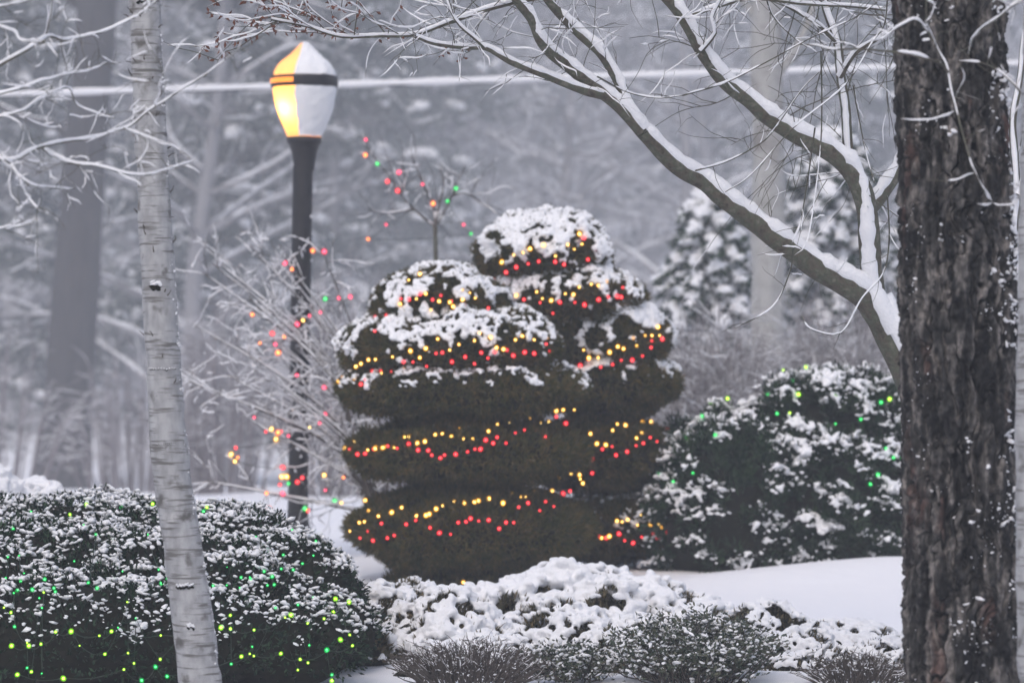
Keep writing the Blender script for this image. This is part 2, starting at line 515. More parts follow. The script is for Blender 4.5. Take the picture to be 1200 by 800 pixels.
# ------------------------------------------------------------------ topiaries
def E(x0, x1, y0, y1, d, depth=1.0, sz=1.0):
    """ellipsoid from a pixel box at distance d"""
    c = P((x0 + x1) / 2, (y0 + y1) / 2, d)
    rx = (x1 - x0) / 2 / FPX * d; rz = (y1 - y0) / 2 / FPX * d
    return (tuple(c), (rx, rx * depth, rz * sz))

DL, DR = 22.0, 23.0
left_tiers = [
    ([E(438, 596, 312, 425, DL)], .12, 'upper'),
    ([E(399, 655, 360, 456, DL), E(440, 610, 350, 440, DL)], .02, None),
    ([E(393, 689, 420, 489, DL)], .62, None),
    ([E(405, 690, 492, 567, DL)], 2.5, None),
    ([E(408, 700, 570, 666, DL)], 2.5, None),
    ([E(450, 660, 660, 716, DL)], 2.5, None)]
right_tiers = [
    ([E(560, 712, 248, 350, DR)], -.15, None),
    ([E(568, 752, 306, 398, DR)], -.05, None),
    ([E(628, 782, 348, 448, DR)], -.12, None),
    ([E(625, 793, 412, 484, DR)], .32, None),
    ([E(612, 792, 488, 574, DR)], 2.5, None),
    ([E(620, 795, 582, 656, DR)], .9, None)]
def topiary(tiers, label, base, seed):
    t = thing('topiary', label, 'topiary', base)
    allE = []
    tk = Geo(); tube(tk, smooth_path([base, base + [0.02, 0, 1.0], base + [0, 0, 1.7]], .1), .07, 10)
    tk.build('trunk', M['twig'], t)
    for i, (el, thr, nm) in enumerate(tiers):
        allE += el
        area = sum(4 * 3.14 * r[0] * r[2] for c, r in el)
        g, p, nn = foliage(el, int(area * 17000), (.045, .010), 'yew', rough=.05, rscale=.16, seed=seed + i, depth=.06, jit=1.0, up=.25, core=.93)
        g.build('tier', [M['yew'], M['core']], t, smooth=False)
        if thr < 2:
            s = snow_cap(el, int(area * 9500), thr + .44, .85, (.006, .0165), 1, seed + i, .05, .16, nscale=.16, off=.7, lump=.6, flat=.75, fine=1.15, fscale=.045, push=.014)
            merge_snow(s.build('snow_cover', M['snow'], t), .0072, 1)
    return t, allE
bL = np.array([P(548, 700, DL)[0], DL, 0.0]); bR = np.array([P(700, 700, DR)[0], DR, 0.0])
topL, EL = topiary(left_tiers, 'broad cloud-pruned yew of stacked rounded tiers, in front of the taller topiary', bL, 100)
topR, ER = topiary(right_tiers, 'taller domed topiary with thick snow on its crown, behind the broad tiered yew', bR, 200)

TL1y = [(479,328),(492,321),(469,356),(488,350),(499,344),(505,363),(527,354),(531,359),(541,339),(542,351),(557,349)]
TL1r = [(439,388),(440,371),(459,376),(470,350),(507,351),(544,358),(554,367),(572,361)]
TL2y = [(397,447),(402,443),(415,443),(417,429),(423,426),(440,421),(447,437),(460,418),(473,432),(481,411),(492,419),(513,397),(527,410),(556,399),(575,395),(590,409),(604,398),(626,398),(634,393),(641,396)]
TL2r = [(423,450),(428,445),(437,435),(459,435),(473,424),(500,429),(511,414),(556,426),(564,413),(580,412),(594,410),(626,414),(640,403),(644,411)]
TL3y = [(404,525),(440,525),(449,524),(462,524),(474,512),(489,519),(498,517),(510,509),(529,511),(539,503),(554,514),(583,497),(597,494),(603,487),(634,496),(643,494),(652,481),(660,480),(673,480)]
TL3r = [(410,526),(419,532),(428,531),(438,526),(479,520),(490,527),(506,533),(521,533),(534,532),(548,529),(563,526),(578,519),(593,519),(604,507),(615,504),(639,512),(651,504),(652,488),(663,496)]
TL4y = [(410,622),(421,612),(427,611),(432,598),(428,586),(459,600),(488,604),(503,602),(511,596),(532,587),(544,589),(556,588),(573,584),(611,582),(616,582),(647,575),(655,559),(679,556),(680,561),(683,566)]
TL4r = [(422,630),(431,622),(437,633),(447,613),(454,630),(462,627),(476,614),(504,618),(515,624),(546,611),(561,610),(585,619),(602,612),(608,594),(619,589),(649,593),(660,578),(668,575)]
TL5y = [(505,691),(524,691),(543,682)]
TL5r = [(533,691)]
TR1y = [(588,307),(613,296),(637,287),(651,300),(655,284),(673,292),(682,286),(679,274)]
TR1r = [(561,322),(578,328),(605,313),(619,309),(661,310),(689,304),(697,292),(684,279)]
TR2y = [(605,346),(618,359),(629,342),(646,352),(672,345),(693,333),(710,330)]
TR2r = [(572,339),(648,367),(656,354),(685,357),(713,348),(728,348),(730,337)]
TR3y = [(684,410),(701,419),(724,406),(742,396),(746,405),(756,393),(764,393),(771,383),(773,393)]
TR3r = [(680,428),(704,430),(718,427),(728,422),(753,417),(763,407),(776,397),(764,399)]
TR4y = [(692,508),(689,522),(710,521),(718,504),(733,498),(746,513),(752,507),(753,495),(769,500)]
TR4r = [(694,554),(694,538),(706,526),(722,533),(735,529),(754,519),(770,517),(782,502)]
TR5y = [(676,620),(689,632),(714,628),(723,610),(729,611),(751,603),(747,615),(762,614),(772,614),(774,618)]
TR5r = [(702,628),(732,633),(752,629),(771,629),(783,623)]
def dense_row(L):
    L = sorted(L); out = [L[0]] if L else []
    for a, b in zip(L[:-1], L[1:]):
        n = int((b[0] - a[0]) / 15)
        for k in range(1, n + 1):
            f = k / (n + 1)
            if abs(b[1] - a[1]) < 30: out.append((a[0] * (1 - f) + b[0] * f + random.uniform(-4, 4), a[1] * (1 - f) + b[1] * f + random.uniform(-8, 8)))
        out.append(b)
    return out
def H(lst, ells): return [hit(x, y, ells, .065) for x, y in lst]
string('golden yellow lights on the snowy upper tiers of the broad front yew', H(dense_row(TL1y) + dense_row(TL2y), EL), BY, .0145)
string('golden yellow lights on the snowless lower tiers of the broad front yew', H(dense_row(TL3y) + dense_row(TL4y) + dense_row(TL5y), EL), BY, .0145)
string('red lights wound round the broad front yew below the golden ones', H(dense_row(TL1r) + dense_row(TL2r) + dense_row(TL3r) + dense_row(TL4r) + dense_row(TL5r), EL), BR, .0145)
string('golden yellow lights on the taller domed topiary at the back', H(dense_row(TR1y) + dense_row(TR2y) + dense_row(TR3y) + dense_row(TR4y) + dense_row(TR5y), ER), BY, .0150)
string('red lights on the taller domed topiary at the back', H(dense_row(TR1r) + dense_row(TR2r) + dense_row(TR3r) + dense_row(TR4r) + dense_row(TR5r), ER), BR, .0150)

# ------------------------------------------------------------------ left hedge
def hedge_left():
    base = np.array([-2.9, 16.4, 0.])
    t = thing('hedge', 'long dark green clipped hedge with snowy top and green lights, at the lower left', 'hedge', base)
    ell = []
    # rounded box as overlapping ellipsoids; top ~0.78 m
    for x, y, r, h in [(-3.9, 16.8, .9, .70), (-3.3, 17.1, .85, .735), (-2.75, 17.2, .8, .77), (-2.3, 17.2, .75, .785), (-1.9, 17.1, .7, .77), (-1.5, 16.8, .65, .74), (-1.2, 16.4, .5, .64),
                       (-3.6, 16.2, .9, .68), (-2.9, 16.3, .85, .72), (-2.3, 16.2, .8, .71), (-1.75, 16.1, .7, .67), (-3.8, 15.7, .9, .62), (-2.6, 15.8, .8, .62), (-1.5, 15.75, .66, .58), (-1.02, 15.9, .38, .44), (-3.6, 15.2, .8, .50), (-2.9, 15.2, .8, .52), (-2.2, 15.2, .75, .50), (-1.6, 15.25, .6, .46), (-1.15, 15.35, .45, .38)]:
        ell.append(((x, y, h * .40), (r, r * .85, h * .58)))
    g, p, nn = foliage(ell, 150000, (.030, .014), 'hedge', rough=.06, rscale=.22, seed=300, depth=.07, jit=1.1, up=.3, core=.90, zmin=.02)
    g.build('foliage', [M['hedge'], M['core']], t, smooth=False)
    s = snow_cap(ell, 60000, .50, .60, (.006, .0155), 1, 300, .06, .22, nscale=.14, off=.9, lump=.7, flat=.6, zmin=.05, stretch=.9)
    s.build('snow_cover', M['snow'], t)
    c7 = lambda L: [(x / 2.9625, 530 + y / 2.9625) for x, y in L]
    top = c7([(45,262),(108,205),(172,222),(243,215),(300,180),(420,190),(530,178),(707,205),(718,190)])
    mid = c7([(60,478),(112,475),(155,440),(187,470),(300,438),(337,470),(397,440),(425,438),(480,468),(560,453),(580,438),(740,462),(787,460),(837,433),(867,432),(917,412),(945,430),(952,458),(1018,407),(1050,385),(1088,357)])
    low = c7([(40,670),(100,670),(142,664),(193,622),(247,620),(345,635),(387,620),(558,634),(767,607),(800,611),(882,615),(990,572),(1010,563),(1068,592),(1125,576),(1158,553),(1165,508)]) + [(393,701),(409,705),(391,716)]
    bot = c7([(60,770),(220,783),(430,752),(492,790),(540,743),(580,776),(838,707),(867,698),(975,697),(1042,717),(1135,688),(1182,650)]) + [(399,749),(413,756),(383,761),(389,797)]
    xtra = [(random.uniform(4, 420), random.uniform(606, 690)) for _ in range(34)]
    xtra = sorted([q for q in xtra if q[1] > 585 + max(0, q[0] - 330) * 1.0])
    xt2 = sorted([(random.uniform(4, 425), random.uniform(690, 796)) for _ in range(34)])
    string('small lime lights sprinkled low on the dark face of the left hedge', H(xt2, ell), [random.choice([BL, BG]) for _ in xt2], .0080)
    string('faint tiny green lights scattered through the snow on the left hedge', H(xtra, ell), BG, .0075)
    string('green and lime lights along the snowy top of the left hedge', H(top, ell), [random.choice([BL, BL, BG]) for _ in top], .0105)
    string('green lights in a row across the middle of the left hedge', H(mid, ell), BG, .0095)
    string('lime yellow lights along the face of the left hedge', H(low, ell), BL, .0110)
    string('lime yellow lights nearest the foot of the left hedge', H(bot, ell), [random.choice([BL, BL, BG]) for _ in bot], .0110)
hedge_left()

# ------------------------------------------------------------------ right evergreen shrub, snow pads on dark clumps
def pine_clumps(name, label, cat, ell, nclump, base, seed, csize=.13, needles=260, nl=.07, snowp=.75, mat_='pine', thr=-.1, padr=(.03, .055), group=None, zmin=.03, dark=None):
    t = thing(name, label, cat, base, group)
    g = Geo(); core_geo(g, ell, .86)
    p, nn = surf_points(ell, nclump, seed, .11, .34, zmin)
    sel = RS.permutation(len(p))[:nclump]; p, nn = p[sel], nn[sel]
    sn = Geo()
    for i in range(len(p)):
        k = needles
        d = unit(RS.normal(size=(k, 3)))
        sz = csize * (.6 + .9 * RS.rand() ** 1.5)
        ax = unit(nn[i] * .6 + np.array([0, 0, .8]))
        q = p[i] - nn[i] * .03 + d * sz * np.array([.75, .75, 1.0]) * (RS.rand(k, 1) ** .5)
        dd = d * .8 + ax * .9 + RS.normal(size=(k, 3)) * .3
        leaves(g, q, dd, nl * (.6 + .6 * RS.rand(k)), nl * .16, .1)
    vis = nn[:, 2] * 1.15 + 1.1 * fbm(p, .13, seed + 7, 2)
    if dark:
        qx, qy = PX(p); vis = vis - 1.2 * np.exp(-((qx - dark[0]) / dark[2]) ** 2 - ((qy - dark[1]) / dark[3]) ** 2)
    rr = np.nonzero((vis > thr) & (RS.rand(len(p)) < snowp))[0]
    for i in rr:
        m = RS.randint(14, 28)
        ax = np.array([0, 0, 1.])
        r = padr[0] + (padr[1] - padr[0]) * RS.rand(m)
        c = p[i] + nn[i] * csize * .35 + ax * csize * .75 + RS.normal(size=(m, 3)) * np.array([.85, .85, .3]) * csize * .62
        c[:, 2] -= np.linalg.norm(c[:, :2] - p[i][:2], axis=1) * .5
        blobs(sn, c, r, 1, .7, .5, seed, .5)
    g.build('foliage', [M[mat_], M['core']], t, smooth=False)
    merge_snow(sn.build('snow_cover', M['snow'], t), .0095, 3)
    return t
dS = 22.6
ell_R = [E(788, 1170, 455, 730, 23.2, .8), E(762, 930, 478, 730, 23.0, .9), E(768, 950, 496, 740, 22.6, .9), E(822, 1075, 452, 700, 23.0, .8), E(900, 1060, 500, 700, 22.7, .9), E(1000, 1160, 490, 700, 22.9, .9), E(1080, 1300, 470, 690, 23.4, .8)]
pine_clumps('evergreen_shrub', 'big rounded evergreen shrub with snow pads and green lights beside the dark trunk', 'shrub', ell_R, 1900,
            np.array([P(940, 690, 22.9)[0], 22.9, 0.]), 400, csize=.085, needles=130, nl=.070, thr=-.44, snowp=.95, padr=(.008, .021), dark=(875, 545, 38, 90))
c6 = lambda L: [(800 + x / 2.667, 250 + y / 2.667) for x, y in L]
rs = c6([(88,590),(140,578),(62,632),(265,565),(315,490),(343,522),(385,480),(362,565),(440,527),(530,507),(545,567),(475,572),(580,525),(620,590),(647,580),(670,545),(690,650),(557,643),(478,657),(335,623),(295,625),(102,692),(15,703)])
rs2 = [(812,554),(789,564),(774,556),(744,575),(803,512),(1029,556),(1020,567),(1038,525),(1047,536),(1057,537)]
string('green lights strewn over the snowy top of the right evergreen shrub', [hit(x, y, ell_R, .14) for x, y in rs], [random.choice([BG, BG, BL]) for _ in rs], .016)
string('few green lights low in the dark face of the right evergreen shrub', [hit(x, y, ell_R, .14) for x, y in rs2], BG, .016)

# ------------------------------------------------------------------ snow laden low shrubs in the middle foreground
def low_shrub(label, ell, seed, base, n_leaf=14000, leaf=(.05, .012), m='tan', pad=(.03, .065), n_s=2600, thr=.0, amp=.5, nscale=.22, group=None, sub=2, rough=.10):
    t = thing('low_shrub', label, 'shrub', base, group)
    g, p, nn = foliage(ell, n_leaf, leaf, m, rough=rough, rscale=.28, seed=seed, depth=.06, jit=1.0, up=.6, core=.88, zmin=.0)
    g.build('foliage', [M[m], M['core']], t, smooth=False)
    s = snow_cap(ell, int(n_s * 1.6), thr + .28, amp, (pad[0] * .8, pad[1] * .8), 2 if sub == 2 and n_s < 6500 else 1, seed, rough, .28, nscale=nscale * 1.5, off=.75, lump=.55, flat=.72, zmin=.02, fine=.8, fscale=pad[1] * 1.5)
    merge_snow(s.build('snow_cover', M['snow'], t), .0075, 3)
    return t
def B(px, d): return np.array([P(px, 0, d)[0], d, 0.])
low_shrub('snow-laden low shrub in front of the broad yew, right of the left hedge',
          [E(400, 560, 692, 850, 17.6, 1.), E(395, 500, 702, 880, 17.0, 1.), E(420, 600, 712, 880, 16.6, 1.), E(395, 470, 730, 900, 16.2, 1.)], 500, B(480, 17), 26000, (.045, .011), pad=(.016, .036), n_s=7000, thr=.22, amp=.75, nscale=.11)
low_shrub('largest snow-heaped mound shrub in front of the two topiaries',
          [E(530, 800, 676, 850, 18.2, .8), E(640, 862, 690, 850, 18.1, .8), E(470, 700, 706, 860, 17.8, .8), E(700, 876, 706, 850, 17.7, .9), E(590, 800, 694, 860, 17.7, .8)], 520, B(700, 18), 30000, (.045, .012), pad=(.026, .050), n_s=6000, thr=.22, amp=.75, nscale=.13)
low_shrub('wide snow-covered shrub in front of the largest snow mound',
          [E(560, 760, 722, 880, 16.4, .8), E(700, 880, 730, 880, 16.2, .8), E(470, 640, 746, 900, 16.0, .9), E(640, 820, 742, 900, 15.9, .9)], 540, B(700, 16.2), 20000, (.04, .011), pad=(.016, .034), n_s=7000, thr=.12, amp=.75, nscale=.10)
low_shrub('low snowy ground-hugging shrub on the snow left of the dark trunk',
          [E(836, 975, 704, 860, 17.2, 1.0), E(920, 1050, 728, 880, 16.7, 1.0), E(860, 1000, 734, 880, 16.2, 1.), E(990, 1090, 748, 900, 16.1, 1.)], 560, B(940, 16.6), 12000, (.03, .009), pad=(.010, .024), n_s=9000, thr=.05, amp=.75, nscale=.08)
low_shrub('lowest strip of snow-covered ground shrub along the bottom edge',
          [E(430, 620, 768, 900, 15.75, .5), E(580, 760, 774, 900, 15.7, .5), E(720, 900, 766, 900, 15.75, .5), E(860, 1040, 772, 900, 15.7, .5), E(980, 1120, 778, 900, 15.6, .5)], 570, B(760, 15.7), 14000, (.03, .009), pad=(.010, .022), n_s=9000, thr=.0, amp=.75, nscale=.08)
low_shrub('white snow-covered mound shrub behind the left hedge at the photo edge',
          [E(-140, 38, 548, 740, 21.0, .9), E(-40, 84, 572, 740, 21.3, .9)], 580, B(-10, 21.1), 9000, (.04, .012), pad=(.025, .05), n_s=5000, thr=-.25, amp=.5)

# leafy little shrub with stems, small leaves each dusted with snow
def leafy_shrub(label, px0, px1, ytop, d, seed, nst=90, m='leafy', snow=.5, leafn=30, ll=(.028, .012), base_d=None, group=None):
    base = B((px0 + px1) / 2, d)
    t = thing('leafy_shrub', label, 'shrub', base, group)
    st = Geo(); lf = Geo(); sn = Geo()
    hw = (px1 - px0) / 2 / FPX * d; H_ = EYE - (ytop - 400) / FPX * d
    for i in range(nst):
        a = RS.rand() * 6.28; rr = RS.rand() ** .6
        foot = base + np.array([math.cos(a) * rr * hw * .5, math.sin(a) * rr * hw * .5, 0.0])
        h = H_ * (1.04 - .45 * rr ** 2) * (.75 + .3 * RS.rand())
        tip = base + np.array([math.cos(a) * rr * hw, math.sin(a) * rr * hw * .8, h])
        midp = (foot + tip) / 2 + RS.normal(size=3) * .03
        pth = smooth_path([foot, midp, tip], .03)
        tube(st, pth, np.linspace(.004, .0015, len(pth)), 4)
        k = leafn; idx = (len(pth) * (.3 + .7 * RS.rand(k))).astype(int).clip(0, len(pth) - 1)
        c = pth[idx] + RS.normal(size=(k, 3)) * .018
        d_ = RS.normal(size=(k, 3)) * np.array([1, 1, .5]) + np.array([0, 0, .5])
        leaves(lf, c, d_, ll[0] * (.7 + .6 * RS.rand(k)), ll[1] * (.8 + .4 * RS.rand(k)), .2)
        sel = RS.rand(k) < snow * .45
        cc = c[sel] + unit(d_[sel]) * .012 + [0, 0, .005]
        blobs(sn, cc, .005 + .008 * RS.rand(len(cc)), 1, .6, .3, seed, .9)
    st.build('stems', M['twig'], t); lf.build('leaves', M[m], t, smooth=False); sn.build('snow_cover', M['snow'], t)
    return t
leafy_shrub('small grey-green leafy shrub dusted with snow at the bottom centre', 700, 925, 722, 15.2, 600, nst=210, leafn=38)
leafy_shrub('smallest leafy sprig bush, half buried in snow left of the grey-green leafy shrub', 610, 725, 756, 15.3, 610, nst=60, leafn=32)

def twiggy(label, px0, px1, ytop, d, seed, nst=200, m='twig', frost=.35, th=.0022, side=7, height=None, group=None, name='twiggy_shrub', cat='shrub', ylow=0., depthk=.8, arch=.25, snowlo=.0025, snowamt=1.0, spread_base=.6, sn_n=4):
    base = B((px0 + px1) / 2, d); base[2] = ylow
    t = thing(name, label, cat, base, group)
    st = Geo(); sn = Geo(); pts = []
    hw = (px1 - px0) / 2 / FPX * d; H_ = EYE - (ytop - 400) / FPX * d - ylow
    for i in range(nst):
        a = RS.rand() * 6.28; rr = RS.rand() ** .5
        v = np.array([math.cos(a) * hw, math.sin(a) * hw * depthk, 0])
        foot = base + v * rr * spread_base
        h = H_ * math.sqrt(max(.05, 1 - .85 * rr ** 2)) * (.7 + .33 * RS.rand())
        tip = base + v * rr + [0, 0, h]
        midp = foot * .45 + tip * .55 + [0, 0, h * arch * RS.rand()] + RS.normal(size=3) * .04 * hw
        pth = smooth_path([foot, midp, tip], max(.03, h / 25)); pts.append(pth)
        r = np.linspace(th * 2, th * .7, len(pth))
        tube(st, pth, r, 4)
        if RS.rand() < frost * 1.5: snow_on(sn, pth[len(pth) // 3:], r[len(pth) // 3:], snowamt, sn_n, seed, snowlo, .03, .2)
        for j in range(side):
            k = int(len(pth) * (.25 + .7 * RS.rand())); k = min(k, len(pth) - 1)
            o = pth[k]; dd = unit(v / hw * .5 + RS.normal(size=3) * .6 + [0, 0, .35]); L = h * (.1 + .2 * RS.rand())
            q = np.array([o, o + dd * L * .5, o + dd * L + RS.normal(size=3) * L * .12])
            q = smooth_path(q, L / 5); pts.append(q)
            tube(st, q, np.linspace(th, th * .5, len(q)), 3)
            if RS.rand() < frost: snow_on(sn, q, th * .8, snowamt, sn_n, seed + 1, snowlo, .03, .25)
    st.build('stems', M[m], t)
    if sn.n: sn.build('snow_cover', M['snow'], t)
    return t, np.vstack(pts)
twiggy('bare dark twiggy shrub at the bottom edge, right of the left hedge', 440, 660, 748, 15.2, 620, nst=320, frost=.16, th=.0018)
twiggy('bare brown twiggy shrub at the foot of the dark trunk, bottom edge', 925, 1085, 764, 15.1, 630, nst=210, frost=.2, th=.0018)

# ------------------------------------------------------------------ street lamp
def lamp():
    d = 25.0; base = B(349, d); base[0] = P(351, 0, d)[0]
    s = d / FPX
    t = thing('street_lamp', 'lit street lamp with tapered lantern, half its globe crusted with snow', 'street lamp', base)
    cx0 = P(349.5, 0, d)[0]; cx1 = P(356.5, 0, d)[0]
    zz = lambda py: EYE - (py - 400) * s
    def lathe(prof, a0=0, a1=2 * math.pi, n=48, cx=cx1, off=0):
        g = Geo(); full = abs(a1 - a0 - 2 * math.pi) < 1e-6
        m = n if full else n + 1
        a = a0 + (a1 - a0) * np.arange(m) / n
        v = np.array([[[cx + (r + off) * math.cos(q), d + (r + off) * math.sin(q), z] for q in a] for r, z in prof])
        R = len(prof); f = []
        for i in range(R - 1):
            for j in range(m if full else m - 1):
                j2 = (j + 1) % m
                f.append([i * m + j, i * m + j2, (i + 1) * m + j2, (i + 1) * m + j])
        g.add(v, f); return g
    # pole, slightly leaning, with base flare
    g = Geo()
    pp = smooth_path([[P(348.5, 0, d)[0], d, -.05], [P(349.5, 0, d)[0], d, .5], [P(352, 0, d)[0], d, 1.8], [cx1 - .01, d, zz(195)]], .08)
    h = pp[:, 2]; r = .078 + .055 * np.clip(1 - h / .35, 0, 1) ** 2
    tube(g, pp, r, 28); g.build('pole', M['pole'], t)
    lathe([(.079, zz(200)), (.083, zz(192)), (.10, zz(178)), (.118, zz(170)), (.134, zz(168)), (.136, zz(161)), (.10, zz(160.5)), (.0, zz(160))]).build('collar', M['pole'], t)
    globe = [(.130, zz(160.2)), (.155, zz(150)), (.182, zz(140)), (.207, zz(130)), (.229, zz(118)), (.241, zz(108)), (.242, zz(102.5))]
    cap = [(.238, zz(89.5)), (.228, zz(83)), (.206, zz(77)), (.170, zz(71.5)), (.132, zz(67)), (.100, zz(63)), (.076, zz(59)), (.050, zz(55)), (.028, zz(51.5)), (.012, zz(49.5)), (.0, zz(49))]
    gm = bpy.data.materials.new('lamp_glass'); gm.use_nodes = True
    n = gm.node_tree.nodes; l = gm.node_tree.links; n.remove(n['Principled BSDF'])
    tr = n.new('ShaderNodeBsdfTranslucent'); tr.inputs[0].default_value = (1.0, .62, .22, 1)
    df = n.new('ShaderNodeBsdfDiffuse'); df.inputs[0].default_value = (.75, .70, .6, 1)
    em = n.new('ShaderNodeEmission'); em.inputs[0].default_value = (1.0, .50, .10, 1); em.inputs[1].default_value = .20
    mx = n.new('ShaderNodeMixShader'); mx.inputs[0].default_value = .3
    l.new(tr.outputs[0], mx.inputs[1]); l.new(df.outputs[0], mx.inputs[2])
    ad = n.new('ShaderNodeAddShader'); l.new(mx.outputs[0], ad.inputs[0]); l.new(em.outputs[0], ad.inputs[1])
    l.new(ad.outputs[0], n['Material Output'].inputs['Surface']); gm.cycles.emission_sampling = 'NONE'
    lathe(globe).build('globe', gm, t)
    lathe(cap).build('cap', gm, t)
    # band ring with amber window towards the left
    a_s = math.radians(-90 - 13)        # azimuth facing the camera, a little left
    band = [(.242, zz(102.8)), (.258, zz(102.4)), (.262, zz(99)), (.262, zz(93)), (.258, zz(89.8)), (.238, zz(89.4))]
    lathe(band).build('band', M['pole'], t)
    am = emit('amber_slot', (1.0, .30, .03), .7)
    lathe([(.2645, zz(98.8)), (.2645, zz(93.2))], a_s - math.radians(64), a_s - math.radians(2), 24).build('amber_lens', am, t)
    # snow crust on globe and cap, wrapping the right side and back
    sa, sb = a_s, a_s + math.radians(205)
    def crust(prof, th):
        g = lathe(prof, sa, sb, 60, off=th)
        v = g.v[0]; nz = fbm(v, .06, 77, 4)
        tt = np.tile(np.arange(61) / 60, len(prof)); an = .045 * (fbm(np.stack([v[:, 2] * 0, v[:, 2] * 0, v[:, 2]], -1), .07, 5, 3)) * (1 - tt) ** 4
        dx, dy = v[:, 0] - cx1, v[:, 1] - d
        v[:, 0] = cx1 + dx * np.cos(an) - dy * np.sin(an); v[:, 1] = d + dx * np.sin(an) + dy * np.cos(an)
        rad = v - np.array([cx1, d, 0]); rad[:, 2] = 0
        v += unit(rad) * (nz * .009)[:, None]
        v[:, 2] += nz * .004
        g2 = lathe(prof, sa, sb, 60, off=.002)     # inner face and rims close the crust
        m = 61; R = len(prof); V = len(v); g.add(g2.v[0], g2.f[0])
        rim = []
        for i in range(R - 1):
            for j in (0, m - 1):
                rim.append([i * m + j, (i + 1) * m + j, V + (i + 1) * m + j, V + i * m + j])
        for j in range(m - 1):
            for i in (0, R - 1):
                rim.append([i * m + j, i * m + j + 1, V + i * m + j + 1, V + i * m + j])
        g.f.append(np.array(rim)); g.m.append(np.zeros(len(rim)))
        return g
    def dense(pr, k=4):
        pr = np.array(pr); tt = np.arange(len(pr)); q = np.linspace(0, len(pr) - 1, len(pr) * k)
        return list(zip(np.interp(q, tt, pr[:, 0]), np.interp(q, tt, pr[:, 1])))
    crust(dense([x for x in globe[:-1]] + [(.244, zz(102.6))]), .010).build('snow_crust', M['snow'], t)
    crust(dense(cap[:-1]), .012).build('snow_crust', M['snow'], t)
    s_ = Geo(); k = 26
    hh = RS.rand(k) * (zz(200) - .6) + .6
    a = -math.pi / 2 + RS.normal(size=k) * .9
    xc = np.interp(hh, pp[:, 2], pp[:, 0])
    blobs(s_, np.stack([xc + .079 * np.cos(a), d + .079 * np.sin(a), hh], -1), .004 + .009 * RS.rand(k), 1, 1.1, .6, 5, .8)
    s_.build('snow_spots', M['snow'], t)
    ld = bpy.data.lights.new('lamp_bulb', 'POINT'); ld.energy = LAMP_W; ld.color = (1.0, .66, .26); ld.shadow_soft_size = .035
    lo = bpy.data.objects.new('lamp_bulb', ld); C.objects.link(lo); lo.parent = t; lo.location = (cx1 - .105 - base[0], -.10, zz(126))
LAMP_W = 4.5
lamp()

# ------------------------------------------------------------------ foreground trunks
def trunk_mesh(axis, rad, nseg, nh, disp, plate=None):
    """axis: pixel/depth polyline -> high resolution displaced cylinder"""
    p = smooth_path(axis, .05); L = np.concatenate([[0], np.cumsum(np.linalg.norm(np.diff(p, axis=0), axis=1))])
    q = np.linspace(0, L[-1], nh); c = np.stack([np.interp(q, L, p[:, k]) for k in range(3)], -1)
    Lr = np.linspace(0, L[-1], len(rad)); r = np.interp(q, Lr, rad)
    a = np.arange(nseg) / nseg * 2 * math.pi
    nrm = np.stack([np.cos(a), np.sin(a), a * 0], -1)
    v = c[:, None] + nrm[None] * r[:, None, None]
    fl = v.reshape(-1, 3)
    dd, pl = disp(fl)
    fl = fl + np.broadcast_to(nrm[None], v.shape).reshape(-1, 3) * dd[:, None]
    k = np.arange(nh - 1)[:, None] * nseg; j = np.arange(nseg)[None]; j2 = (j + 1) % nseg
    f = np.stack([k + j, k + j2, k + nseg + j2, k + nseg + j], -1).reshape(-1, 4)
    g = Geo(); g.add(fl, f)
    return g, pl, c, r

